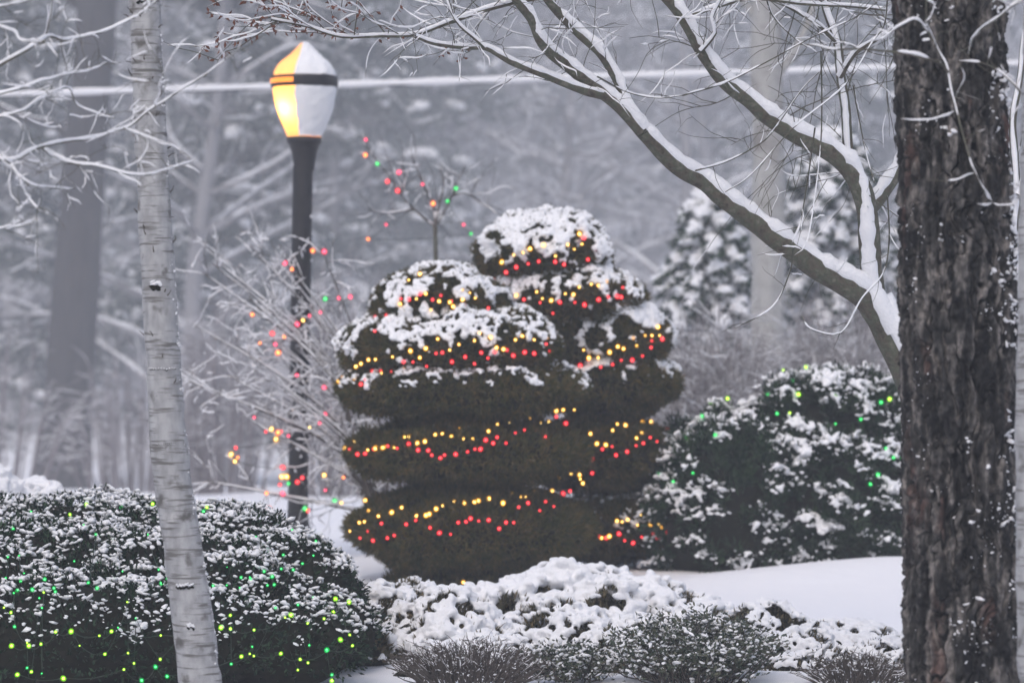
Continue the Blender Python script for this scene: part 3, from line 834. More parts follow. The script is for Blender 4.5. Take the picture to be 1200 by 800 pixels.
def fir():
    d = 11.5
    base = np.array([P(1140, 0, d)[0], d, 0.])
    t = thing('conifer_trunk', 'thick dark furrowed conifer trunk, nearest and rightmost wide trunk', 'tree', base)
    def disp(p):
        q = p * np.array([1, 1, .20]); w = fbm(p, .12, 2, 3)[:, None] * np.array([.04, .04, 0])
        q = q + w
        r1 = 1 - np.abs(fbm(q, .033, 31, 2)) * 2.1         # ridged vertical furrows
        r1 = np.clip(r1, -1, 1)
        q2 = p * np.array([1, 1, .5]); r2 = 1 - np.abs(noise(q2, .055, 71)) * 2
        crack = np.clip(r1, 0, 1) ** 2
        dd = -.034 * crack - .008 * np.clip(r2, 0, 1) ** 3 + .009 * fbm(p, .02, 91, 3) + .012 * fbm(p * [1, 1, .4], .12, 9, 2)
        return dd, 1 - crack
    ax = [[P(1142, 0, d)[0], d, -.05], P(1133, 800, d), P(1128, 560, d), P(1122, 300, d), P(1114, 0, d), P(1108, -400, d), P(1100, -1400, d)]
    g, pl, c, r = trunk_mesh(ax, [.235, .214, .208, .200, .192, .185, .175, .16, .15], 300, 1500, disp)
    o = g.build('trunk', M['fir'], t)
    at = o.data.attributes.new('plate', 'FLOAT', 'POINT'); at.data.foreach_set('value', pl.astype(np.float32))
    # wind-blown snow stuck in the bark, mostly on the right flank
    s = Geo(); k = 2600
    h = RS.rand(k) * 3.1
    a = np.where(RS.rand(k) < .72, RS.normal(size=k) * .35 - .42, -math.pi / 2 + RS.normal(size=k) * .6)
    xc = np.interp(h, c[:, 2], c[:, 0]); rc = np.interp(h, c[:, 2], r)
    p = np.stack([xc + rc * np.cos(a), d + rc * np.sin(a), h], -1)
    dens = fbm(p * [1, 1, .6], .10, 44, 3) + np.where(a > -.9, .12, -.38) + np.clip(1.0 - h, 0, 1) * .30
    p = p[dens > .22]; dn, _ = disp(p)
    ctr = np.stack([np.interp(p[:, 2], c[:, 2], c[:, 0]), np.full(len(p), d), p[:, 2]], -1)
    p = p + unit(p - ctr) * (dn + .001)[:, None]
    blobs(s, p, .003 + .0075 * RS.rand(len(p)) ** 1.5, 1, .9, .9, 6, 1.3)
    k = 2600; h = RS.rand(k) ** 1.3 * 3.1; a = -math.pi / 2 + RS.normal(size=k) * .8
    xc = np.interp(h, c[:, 2], c[:, 0]); rc = np.interp(h, c[:, 2], r)
    p = np.stack([xc + rc * np.cos(a), d + rc * np.sin(a), h], -1)
    p = p[fbm(p, .12, 48, 3) > .42]; dn, _ = disp(p)
    ctr = np.stack([np.interp(p[:, 2], c[:, 2], c[:, 0]), np.full(len(p), d), p[:, 2]], -1)
    p = p + unit(p - ctr) * (dn + .001)[:, None]
    blobs(s, p, .0012 + .0045 * RS.rand(len(p)) ** 3, 1, .9, .9, 6, 1.6)
    s.build('snow_patches', M['snow'], t)
fir()

def birch(label, axis, rad, seed, knots=(), d=12.5, spurs=True):
    base = np.array(axis[0], float); base[2] = 0
    t = thing('birch_tree', label, 'tree', base)
    def disp(p):
        ring = noise(p * np.array([.3, .3, 1]), .045, seed)
        return .0022 * ring + .0045 * fbm(p, .09, seed + 3, 3), ring
    g, pl, c, r = trunk_mesh(axis, rad, 72, 900, disp)
    g.build('trunk', M['birch'], t)
    # black branch scars and rough rings
    kn = Geo(); sn = Geo()
    for (px, py, w, h) in knots:
        q = P(px, py, d); i = np.argmin(np.abs(c[:, 2] - q[2]))
        n = 22; a0 = math.asin(np.clip((q[0] - c[i, 0]) / r[i], -.97, .97))
        hw = w / FPX * d / r[i] / 2
        aa = a0 + np.linspace(-hw, hw, n)
        pts = np.stack([c[i, 0] + np.sin(aa) * r[i], c[i, 1] - np.cos(aa) * r[i], np.full(n, q[2]) + RS.normal(size=n) * h / FPX * d * .16], -1)
        blobs(kn, pts, h / FPX * d * .27 * (.5 + .8 * RS.rand(n)), 1, .7, .6, seed, .7)
        pts2 = pts.copy(); pts2[:, 2] += h / FPX * d * .6; pts2[:, 1] -= .003
        blobs(sn, pts2[::2], h / FPX * d * .28, 1, .7, .4, seed, .6)
    if kn.n: kn.build('branch_scar', M['core'], t)
    # snow flecks along the right edge
    k = 330; h = RS.rand(k) * 3.2; a = RS.normal(size=k) * .28 + .0
    xc = np.interp(h, c[:, 2], c[:, 0]); yc = np.interp(h, c[:, 2], c[:, 1]); rc = np.interp(h, c[:, 2], r)
    p = np.stack([xc + rc * np.cos(a), yc - rc * np.abs(np.sin(a)), h], -1)
    p = p[fbm(p, .05, seed + 8, 2) > -.05]
    blobs(sn, p, .0018 + .0042 * RS.rand(len(p)) ** 2, 1, 1.1, .7, 3, 1.0)
    sn.build('snow_patches', M['snow'], t)
    if spurs:
        tw = Geo(); k = 60
        h = 1.4 + RS.rand(k) * 2.2; a = RS.rand(k) * 6.28
        for i in range(k):
            j = np.argmin(np.abs(c[:, 2] - h[i])); dr = np.array([math.cos(a[i]), math.sin(a[i]), .3 + RS.rand()])
            o = c[j] + np.array([math.cos(a[i]), math.sin(a[i]), 0]) * r[j]
            tube(tw, np.array([o, o + dr * .012, o + dr * .02 + RS.normal(size=3) * .006]), [.003, .002, .001], 4)
        tw.build('spur', M['twig'], t)
    return t, c, r
dB = 12.5
birch('slender white birch trunk leaning across the left hedge',
      [[P(252, 0, dB)[0], dB, -.05], P(235, 800, dB), P(218, 665, dB), P(201, 550, dB), P(192, 430, dB), P(184, 300, dB), P(178, 180, dB), P(169, 0, dB), P(160, -200, dB), P(150, -500, dB), P(140, -900, dB)],
      [.088, .080, .073, .066, .062, .060, .060, .0595, .057, .05, .04], 21,
      [(185, 338, 10, 9), (192, 433, 34, 3), (219, 687, 20, 6), (226, 733, 7, 6), (167, 4, 8, 6), (155, 137, 8, 7), (196, 520, 24, 1.2)])
dE = 10.8
tE, cE, rE = birch('white birch trunk cut off by the right edge, with twigs crossing the dark trunk',
      [[P(1222, 0, dE)[0], dE, -.05], P(1219, 800, dE), P(1214, 560, dE), P(1216, 300, dE), P(1222, 0, dE), P(1230, -400, dE)], [.075, .072, .066, .062, .06, .055], 41, [(1205, 640, 16, 5)], d=dE, spurs=False)

# ------------------------------------------------------------------ branch system for the bare trees
def side_twigs(paths, n, L0, rad, st, sn, seed, frost=.8, droop=0., gen=2, spread=.9, up=.2, planar=.5, out=None, lo=.0022, skip=.15, amt=1.0, sns=5, rej=None):
    """twigs growing off polylines, recursively"""
    newp = []
    for pth, wt in paths:
        m = max(1, int(n * wt))
        for i in range(m):
            k = RS.randint(max(1, len(pth) // 8), len(pth))
            o = pth[k - 1]; tdir = unit(pth[min(k, len(pth) - 1)] - pth[max(0, k - 2)] + 1e-9)
            dd = unit(tdir * (.8 + .4 * RS.rand()) + RS.normal(size=3) * spread * np.array([1, planar, 1]) + np.array([0, 0, up]))
            L = L0 * (.35 + .9 * RS.rand())
            segs = [o]; cur = o.copy(); dv = dd
            ns = 6
            for s in range(ns):
                dv = unit(dv + RS.normal(size=3) * .17 + np.array([0, 0, -droop]))
                cur = cur + dv * L / ns; segs.append(cur)
            q = smooth_path(segs, L / 10)
            if rej is not None and rej(q): continue
            r = np.linspace(rad, rad * .45, len(q))
            tube(st, q, r, 4)
            if RS.rand() < frost: snow_on(sn, q, r, amt, sns, seed + i, lo, .03, skip)
            newp.append((q, L / L0))
            if out is not None: out.append(q)
    if gen > 1 and newp:
        side_twigs(newp, max(1, int(n * .35)), L0 * .5, rad * .7, st, sn, seed + 100, frost * .8, droop, gen - 1, spread, up, planar, out, lo, skip, amt, sns, rej)

def px_path(pts, d):
    """pixel polyline; d is one distance or one per point"""
    dd = d if isinstance(d, (list, tuple)) else [d] * len(pts)
    return np.array([P(x, y, q) for (x, y), q in zip(pts, dd)])

# left tree whose trunk stands outside the frame
def left_tree():
    d = 11.0; base = B(-150, d)
    t = thing('bare_tree', 'bare snowy branches reaching in from the upper left corner over the birch', 'tree', base)
    tk = Geo()
    ax = smooth_path([[base[0], d, -.05], [base[0] + .03, d, 1.2], P(-140, 200, d), P(-120, -200, d), P(-100, -500, d)], .1)
    tube(tk, ax, np.linspace(.08, .035, len(ax)), 14); tk.build('trunk', M['limb'], t)
    br = [([(-140, 240), (-70, 200), (-4, 186), (11, 191), (49, 172), (101, 163), (146, 150), (180, 127), (225, 97), (277, 62)], .0085, .0013, 1.0),
          ([(-135, 130), (-60, 105), (-4, 79), (36, 56), (56, 43), (79, 47), (124, 36), (161, 19), (190, -5)], .0085, .002, 1.0),
          ([(49, 173), (75, 189), (112, 195), (161, 205), (195, 200), (232, 184)], .006, .0012, .8),
          ([(-140, 240), (-60, 150), (-4, 139), (22, 131), (56, 112), (79, 103), (92, 124), (117, 135), (135, 138)], .006, .0015, .8),
          ([(-70, 160), (-20, 120), (-4, 112), (37, 99), (75, 88), (112, 80), (126, 72)], .0055, .0015, .9),
          ([(-60, 200), (0, 184), (22, 206), (37, 217), (60, 220), (88, 221)], .006, .0018, .8),
          ([(22, 206), (30, 225), (42, 243), (50, 250)], .0035, .0012, .4),
          ([(146, 150), (169, 159), (185, 165), (199, 169)], .003, .001, .3),
          ([(-70, 30), (-2, 9), (22, 4), (60, -6)], .005, .002, .7),
          ([(-60, 285), (0, 268), (20, 265), (37, 262)], .004, .0015, .3),
          ([(-60, 20), (11, 34), (25, 47), (52, 50)], .0045, .0018, .6),
          ([(180, 127), (186, 110), (188, 95), (205, 60), (222, 42)], .002, .0008, .3),
          ([(52, 50), (56, 30), (60, 5), (60, -30)], .004, .002, .3)]
    st = Geo(); sn = Geo(); paths = []
    for pts, r0, r1, w in br:
        n = len(pts); q = smooth_path(px_path(pts, [d - .25 * math.sin(i * .7) - .15 * (i / n) for i in range(n)]), .02)
        q = q + np.stack([noise(q, .06, 3), noise(q, .06, 4), noise(q, .06, 5)], -1) * .004
        r = np.linspace(r0, r1, len(q)); tube(st, q, r, 7); snow_on(sn, q, r, .9, 7, 5, .0028, .02, .12); paths.append((q, w))
    side_twigs(paths, 13, .20, .0013, st, sn, 60, .6, .03, 3, .8, .1, .5, lo=.0015, skip=.4, amt=.9)
    st.build('branches', M['limb'], t); sn.build('snow_cover', M['snow'], t)
left_tree()

# spreading bare tree right of centre
def spreading_tree():
    d = 15.5; base = B(1118, d)
    t = thing('bare_tree', 'spreading bare tree with snow-lined limbs arching left from behind the dark trunk', 'tree', base)
    tk = Geo(); tsn = Geo()
    ax = smooth_path([[base[0], d, -.05], P(1112, 700, d), P(1092, 520, d), P(1066, 440, d), P(1043, 394, d), P(1023, 352, d)], .04)
    r = np.linspace(.13, .068, len(ax)); tube(tk, ax, r, 20)
    tk.build('trunk', M['limb'], t)
    q = ax[-24:] + [0, -.02, 0]; 
    off = q + np.array([.040, -.035, .02]); tube(tsn, off, r[-24:] * .72 * (1 + .15 * noise(off, .06, 8)), 12)
    limbs = [
        ([(1040, 392), (1021, 356), (995, 336), (950, 310), (912, 280), (867, 247), (825, 215), (800, 200), (775, 178), (752, 154)], .064, .036, 15.5, 15.0),
        ([(752, 154), (738, 128), (722, 90), (702, 60), (677, 37), (655, 15), (640, -4), (620, -40)], .030, .018, 15.0, 14.8),
        ([(752, 154), (730, 130), (707, 112), (685, 94), (662, 75), (645, 62), (632, 45), (622, 22), (608, 3), (590, -30)], .036, .020, 15.0, 14.6),
        ([(707, 114), (690, 108), (655, 95), (625, 82), (598, 70), (569, 56), (548, 55), (510, 50), (486, 43)], .021, .008, 14.9, 14.5),
        ([(569, 56), (553, 42), (539, 30), (528, 12), (520, -15)], .009, .004, 14.6, 14.5),
        ([(640, -4), (600, 4), (561, 15), (524, 28), (486, 41), (445, 42), (400, 43), (360, 32), (318, 22)], .013, .005, 14.8, 14.3),
        ([(1031, 372), (1024, 330), (1021, 296), (1017, 246), (1002, 205), (972, 176), (924, 154), (882, 124), (852, 97), (822, 60), (800, 22), (775, -10), (740, -40)], .058, .026, 15.5, 14.9),
        ([(1017, 250), (1032, 228), (1050, 200), (1066, 165), (1080, 120), (1090, 40), (1100, -40)], .040, .022, 15.5, 15.7),
        ([(1000, 203), (993, 168), (990, 130), (985, 90), (980, 50), (968, 10), (958, -40)], .026, .018, 15.4, 15.5),
        ([(1052, 425), (1100, 400), (1150, 385), (1190, 350), (1215, 310), (1260, 260)], .055, .040, 15.5, 15.8),
        ([(1190, 350), (1186, 300), (1192, 230), (1188, 150), (1200, 60), (1210, -20)], .024, .014, 15.7, 15.9),
        ([(1192, 230), (1205, 200), (1220, 180)], .015, .008, 15.7, 15.9),
        ([(822, 60), (838, 38), (834, 20), (850, -10)], .010, .006, 15.0, 14.9),
        ([(980, 50), (955, 28), (920, 5), (890, -20)], .010, .006, 15.4, 15.1),
        ([(800, 22), (840, 8), (880, -2), (940, 4), (1000, 7), (1040, 12)], .010, .007, 15.0, 15.2),
        ([(985, 90), (1005, 60), (1040, 40), (1060, 20), (1090, -10)], .012, .007, 15.4, 15.0),
    ]
    paths = []
    for pts, r0, r1, d0, d1 in limbs:
        n = len(pts); q = smooth_path(px_path(pts, [d0 + (d1 - d0) * i / (n - 1) for i in range(n)]), .03)
        wob = min(.012, r0 * .5); q = q + np.stack([noise(q, .18, 3), noise(q, .18, 4), noise(q, .18, 5)], -1) * wob
        r = np.linspace(r0, r1, len(q)); g = Geo(); tube(g, q, r * (1 + .08 * noise(q, .07, 9)), 14); g.build('limb', M['limb'], t)
        # deep wind-packed snow on the upper side
        tt = unit(np.gradient(q, axis=0)); steep = np.abs(tt[:, 2])
        s = r * (.76 + .22 * noise(q, .12, 12) + .20 * noise(q, .035, 13) + .16 * noise(q, .014, 14)) + .004
        upv = np.array([0, 0, 1.]) - tt * tt[:, 2:3]; upv = upv + np.array([-.25, -.9, 0]) * (steep ** 1.5)[:, None]
        upv = unit(upv)
        off = q + upv * (r * .60 + s * .22)[:, None]
        s = s * np.clip(1.25 - .55 * steep ** 2 , .3, 1)
        bare = noise(q, .35, 40) > .45
        s = np.where(bare & (r < .03), s * .35, s)
        tube(tsn, off, s, 12, squash=.9)
        paths.append((q, min(1.3, r0 * 12 + .3)))
    tsn.build('snow_cover', M['snow'], t)
    st = Geo(); sn = Geo()
    # hanging thin twigs on the right, fine sprays elsewhere
    side_twigs([paths[6], paths[8], paths[13], paths[14], paths[15]], 17, .75, .0028, st, sn, 70, .35, .05, 3, .9, .0, .6, lo=.003, skip=.4)
    side_twigs([paths[7]], 5, .5, .003, st, sn, 71, .3, .08, 2, .9, .0, .6, lo=.003, skip=.4)
    side_twigs([paths[1], paths[2], paths[3], paths[4], paths[12]], 9, .40, .0022, st, sn, 72, .6, .03, 2, .8, .15, .6, lo=.003, skip=.3)
    side_twigs([paths[0], paths[6]], 6, .3, .002, st, sn, 75, .3, .03, 2, .8, .15, .6, lo=.003, skip=.3)
    side_twigs([paths[9], paths[10], paths[11]], 8, .4, .003, st, sn, 73, .8, .0, 2, .9, .1, .6, lo=.003, skip=.2)
    side_twigs([paths[1], paths[2], paths[3], paths[4], paths[12], paths[14], (paths[5][0][:len(paths[5][0]) // 2], .8)], 13, .38, .0022, st, sn, 76, .75, .0, 3, .8, .05, .6, lo=.003, skip=.35,
               rej=lambda q: bool((PX(q)[1] > 110).any()))
    outp = []
    side_twigs([paths[5], (paths[5][0][len(paths[5][0]) // 2:], 1.3)], 17, .55, .003, st, sn, 74, .9, .03, 2, .65, .0, .9, out=outp, lo=.0045, skip=.15, rej=lambda q: bool(((PX(q)[0] > 300) & (PX(q)[0] < 412) & (PX(q)[1] > 42)).any() or (PX(q)[1] > 105).any()))
    # long hanging shoots, drawn through the space below the upper limbs
    hang = [[(962, 60), (963, 110), (962, 165), (955, 230), (945, 285), (930, 300)], [(1000, 100), (1005, 130), (1015, 180), (1025, 215)],
            [(955, 150), (948, 200), (938, 260), (928, 285)], [(800, 112), (850, 97), (900, 72), (950, 45), (1000, 22), (1028, 3)],
            [(1040, 0), (1036, 30), (1022, 50), (990, 100), (930, 150), (880, 205), (850, 225)],
            [(815, 200), (850, 190), (885, 172), (905, 155), (940, 105), (960, 85)], [(897, -5), (905, 18), (925, 40), (945, 55)],
            [(1040, 230), (1042, 280), (1035, 320), (1010, 350), (985, 390), (950, 385), (940, 370)], [(930, 290), (925, 320), (905, 360), (860, 385)],
            [(700, 90), (735, 108), (770, 115), (800, 112)]]
    for h in hang:
        q = smooth_path(px_path(h, [14.6 + .2 * math.sin(i) for i in range(len(h))]), .03)
        r = np.linspace(.0042, .002, len(q)); tube(st, q, r, 5); snow_on(sn, q, r, .9, 5, 33, .002, .03, .35)
        side_twigs([(q, 1)], 7, .14, .0016, st, sn, 80, .3, .02, 1, .9, .1, .6, lo=.002, skip=.4)
    st.build('twigs', M['limb'], t); sn.build('twig_snow', M['snow'], t)
    # clinging dead leaves near the tips, upper left
    lf = Geo(); allp = np.vstack(outp); px, py = PX(allp); sel = (py < 75) & (px > 230) & (px < 560)
    c = allp[sel]; c = c[RS.randint(0, len(c), 460)]
    leaves(lf, c, RS.normal(size=c.shape) * [1, 1, .5] + [0, 0, -.9], .020 + .018 * RS.rand(len(c)), .014, .3)
    lf.build('dead_leaves', M['redleaf'], t, smooth=False)
spreading_tree()

# twigs of the right-edge birch in front of the dark trunk
def edge_twigs():
    st = Geo(); sn = Geo(); paths = []
    d = 11.0
    L = [([(1222, -160), (1170, -130), (1110, -80), (1088, -30), (1085, 22), (1092, 45), (1100, 60), (1112, 85), (1118, 120), (1130, 165), (1142, 200), (1155, 226), (1163, 238)], .0048, .0022),
         ([(1118, 131), (1104, 138), (1085, 141), (1055, 139)], .0026, .0012),
         ([(1142, 203), (1128, 208), (1110, 212), (1088, 212)], .0026, .0012),
         ([(1163, 238), (1175, 241), (1187, 239), (1197, 229)], .0026, .0016), ([(1163, 238), (1152, 241), (1144, 239)], .002, .001),
         ([(1222, -60), (1205, -5), (1185, 8), (1165, 24), (1148, 35), (1138, 50), (1133, 75)], .0052, .002),
         ([(1222, 150), (1205, 122), (1190, 100), (1172, 84), (1158, 77), (1140, 73), (1122, 72)], .0050, .0018),
         ([(1100, 72), (1075, 66), (1050, 61), (1010, 58), (975, 58), (945, 52)], .0055, .0025), ([(1112, 85), (1100, 72)], .004, .004),
         ([(1158, 77), (1162, 50), (1160, 25)], .002, .001), ([(1090, 42), (1075, 24), (1055, 30), (1040, 42), (1022, 48)], .0035, .0015),
         ([(1118, 120), (1130, 92), (1125, 75)], .002, .001), ([(1130, 165), (1140, 158), (1155, 152)], .002, .001),
         ([(1205, 122), (1192, 128), (1183, 140)], .0026, .001), ([(1216, 230), (1200, 222), (1190, 215)], .003, .001), ([(1095, 55), (1100, 40), (1112, 38)], .002, .001)]
    for pts, r0, r1 in L:
        q = smooth_path(px_path(pts, [d - .12 * math.sin(i * .8) for i in range(len(pts))]), .015)
        q = q + np.stack([noise(q, .05, 3), noise(q, .05, 4), noise(q, .05, 5)], -1) * .004
        r = np.linspace(r0, r1, len(q)); tube(st, q, r, 6); snow_on(sn, q, r, .95, 6, 15, .0022, .02, .28); paths.append((q, .6))
    side_twigs([paths[0], paths[5], paths[6], paths[7], paths[10]], 12, .10, .0014, st, sn, 90, .6, .0, 1, .9, .1, .5, lo=.0022, skip=.4)
    st.build('branches', M['limb'], tE); sn.build('snow_cover', M['snow'], tE)
edge_twigs()

# ------------------------------------------------------------------ lit bare shrub and young tree
def lit_shrub():
    d = 24.2
    base = B(455, d)
    t = thing('bare_shrub', 'frosted bare spreading shrub strung with pink and orange lights, beside the lamp post', 'shrub', base)
    st = Geo(); sn = Geo(); pts = []
    for i in range(34):
        s = i / 33.
        ang = math.radians(100 + 80 * RS.rand() if RS.rand() < .75 else 20 + 60 * RS.rand())   # mostly to the left
        reach = .5 + 1.0 * RS.rand(); hgt = .5 + 1.95 * RS.rand() ** .8
        yy = (RS.rand() - .5) * 1.1
        dx = -reach if ang > math.pi / 2 else reach * .6
        tip = base + np.array([dx, yy, hgt]); foot = base + np.array([RS.normal() * .06, RS.normal() * .06, 0])
        mid = foot * .5 + tip * .5 + np.array([-dx * .12, 0, .18 * hgt])
        q = smooth_path([foot, foot + (mid - foot) * .5 + [0, 0, .1], mid, tip], .05)
        r = np.linspace(.014, .004, len(q)); tube(st, q, r, 6); snow_on(sn, q, r, 1.0, 6, i, .006, .02, .1)
        pts.append((q, 1))
    out = []
    side_twigs([(q[len(q) // 4:], 1) for q, _ in pts], 11, .42, .0030, st, sn, 91, .95, .015, 3, .8, .0, .9, out=out, lo=.0058, skip=.33, amt=1.1)
    st.build('branches', M['twig'], t); sn.build('snow_cover', M['snow'], t)
    global LIT; LIT = t
    return np.vstack([q for q, _ in pts] + out)
lp = lit_shrub()
def snap(px, py, cloud, d, geo):
    """hang a bulb where the photo shows it, on a twig grown from the nearest branch"""
    x, y = PX(cloud); k = np.argmin((x - px) ** 2 + (y - py) ** 2 + ((cloud[:, 1] - d + .3) * 5) ** 2)
    q = P(px, py, cloud[k, 1] - .02)
    if np.linalg.norm(q - cloud[k]) > .012:
        m = (q + cloud[k]) / 2 + np.array([0, 0, .02]); pt = smooth_path([cloud[k], m, q + [0, 0, .012]], .03)
        tube(geo[0], pt, .0028, 4); snow_on(geo[1], pt, .0028, 1, 5, 2, .005, .02, .2)
    return q
LG = (Geo(), Geo())
cs = lambda L: [(220 + x / 2.22, 260 + y / 2.22, m) for x, y, m in L]
sh = cs([(325,75,BO),(355,77,BP),(253,107,BP),(271,123,BO),(358,200,BG),(393,198,BP),(423,195,BP),(345,235,BP),(317,244,BP),(300,256,BY),(285,266,BP),(168,241,BO),(188,315,BO),(220,290,BR),(228,318,BP),(251,299,BO),(235,340,BO),(284,398,BP),(355,430,BP)])
sh2 = cs([(173,508,BP),(203,545,BR),(218,538,BY),(235,547,BO),(243,545,BR),(230,565,BY),(262,556,BP),(125,587,BR),(113,604,BY),(130,612,BO),(123,622,BY),(247,638,BR),(245,662,BY),(257,662,BY),(240,683,BR),(262,680,BG),(285,676,BR),(298,665,BR),(247,706,BP),(205,705,BO),(212,745,BO),(305,745,BG),(312,750,BR),(383,725,BG),(400,730,BY),(358,697,BP),(405,664,BO),(355,658,BY),(317,534,BY),(343,523,BP),(360,497,BP)])
string('pink and orange lights high in the frosted bare shrub, over the lamp post', [snap(x, y, lp, 24.2, LG) for x, y, m in sh], [m for _, _, m in sh], .019)
string('multicoloured lights low in the frosted bare shrub, near the lamp foot', [snap(x, y, lp, 24.2, LG) for x, y, m in sh2], [m for _, _, m in sh2], .020)

LG[0].build('light_twigs', M['twig'], LIT); LG[1].build('light_twig_snow', M['snow'], LIT)
def young_tree():
    d = 26.5; base = np.array([P(511, 0, d)[0], d, float(ground_z(0, d))])
    t = thing('young_tree', 'thin young bare tree with few pink lights, rising behind the topiaries', 'tree', base)
    tk = Geo(); ax = smooth_path([base - [0, 0, .05], P(509, 450, d), P(511, 340, d), P(510, 265, d)], .06); tube(tk, ax, np.linspace(.03, .019, len(ax)), 10); tk.build('trunk', M['limb'], t)
    st = Geo(); sn = Geo(); paths = []
    for pts in ([(510, 265), (500, 258), (485, 245), (470, 228), (455, 205), (435, 180), (428, 165)], [(510, 265), (508, 245), (500, 225), (492, 205), (485, 190)],
                [(510, 265), (520, 250), (530, 230), (535, 215), (545, 195)], [(510, 265), (515, 240), (520, 215), (515, 195)], [(530, 230), (545, 226), (565, 238), (585, 252)],
                [(485, 245), (470, 248), (450, 250), (430, 245)], [(470, 228), (475, 210), (470, 190)]):
        q = smooth_path(px_path(pts, [d + .15 * math.sin(i) for i in range(len(pts))]), .04)
        r = np.linspace(.010, .004, len(q)); tube(st, q, r, 6); snow_on(sn, q, r, .9, 5, 3, .004, .02, .35); paths.append((q, 1))
    out = []
    side_twigs(paths, 7, .34, .003, st, sn, 95, .6, 0, 2, .7, .25, .9, out=out, lo=.0055, skip=.35)
    st.build('branches', M['twig'], t); sn.build('snow_cover', M['snow'], t)
    global YNG; YNG = t
    return np.vstack([q for q, _ in paths] + out)
yp = young_tree(); YG = (Geo(), Geo())
ct = [(400 + x / 4.444, 130 + y / 4.444, m) for x, y, m in [(127,150,BP),(125,230,BO),(187,275,BG),(300,320,BP),(240,367,BR),(293,415,BR),(423,382,BP),(478,482,BO),(597,403,BG),(553,470,BG),(637,592,BP),(675,640,BG),(140,667,BO),(233,592,BP)]]
string('sparse pink and green lights on the thin young tree behind the topiaries', [snap(x, y, yp, 26.5, YG) for x, y, m in ct], [m for _, _, m in ct], .019)

YG[0].build('light_twigs', M['twig'], YNG); YG[1].build('light_twig_snow', M['snow'], YNG)
# ------------------------------------------------------------------ middle distance
# overhead cable loaded with snow
def cable():
    d = 42.0
    a, b = P(-900, 136, d), P(2300, 38, d)
    t = thing('overhead_cable', 'snow-laden overhead cable stretched level across the photo behind the lamp', 'cable', np.array([a[0], d, float(ground_z(0, d))]))
    q = np.linspace(0, 1, 260)[:, None]; p = a * (1 - q) + b * q
    p[:, 2] -= (4 * q[:, 0] * (1 - q[:, 0])) * .06
    g = Geo(); tube(g, p, .022, 8); g.build('cable', M['cable'], t)
    s = Geo(); r = .046 + .009 * noise(p, .5, 3) + .004 * noise(p, .12, 5); o = p.copy(); o[:, 2] += .028; tube(s, o, r, 10, squash=1.0); s.build('snow_cover', M['snow'], t)
    for e in (a, b):      # wooden poles outside the frame carry it
        pg = Geo(); tube(pg, np.array([[e[0], d, -1.2], [e[0], d, 2], [e[0], d, e[2] + .6]]), [.13, .12, .10], 14); pg.build('pole', M['farbark'], t)
cable()

# big trunk far left
def far_trunk(label, axis, r, m='farbark', seed=0, limbs=()):
    base = np.array(axis[0], float)
    t = thing('tree', label, 'tree', base)
    def disp(p):
        a = fbm(p * [1, 1, .2], r[0] * .45, seed, 2); return a * r[0] * .06, a
    g, pl, c, rr = trunk_mesh(axis, r, 60, 240, disp); g.build('trunk', M[m], t)
    for pts, r0, r1, sw in limbs:
        q = smooth_path(pts, .15); g = Geo(); rad = np.linspace(r0, r1, len(q)); tube(g, q, rad, 9); l = g.build('limb', M[m], t)
        if sw: s = Geo(); snow_on(s, q, rad, sw, 7, seed, .01, .06, .15); s.build('snow_cover', M['snow'], l)
    return t
dT = 80.0
far_trunk('wide hazy trunk in the left distance, behind the left hedge',
    [[P(70, 0, dT)[0], dT, float(ground_z(-7, dT)) - .1], P(74, 555, dT), P(83, 430, dT), P(95, 250, dT), P(106, 100, dT), P(113, 0, dT), P(125, -250, dT), P(135, -600, dT)],
    [.70, .60, .53, .495, .48, .465, .43, .4], 'farbark', 5,
    [([P(100, 190, dT), P(70, 150, dT + 1), P(30, 140, dT + 1), P(-30, 110, dT + 2)], .16, .08, 1.0), ([P(112, 20, dT), P(60, -20, dT), P(0, -30, dT)], .2, .1, 1.0)])
dP = 33.0
far_trunk('pale grey-barked trunk standing between the two snowy spruces',
    [[P(898, 0, dP)[0], dP, float(ground_z(2, dP)) - .1], P(899, 500, dP), P(900, 330, dP), P(901, 180, dP), P(898, 40, dP), P(902, -150, dP), P(900, -400, dP)],
    [.20, .175, .17, .165, .16, .15, .12], 'palebark', 9,
    [([P(900, 100, dP), P(925, 70, dP), P(950, 20, dP), P(960, -50, dP)], .05, .03, 1.0), ([P(899, 40, dP), P(870, 0, dP), P(840, -50, dP)], .05, .03, 1.0)])

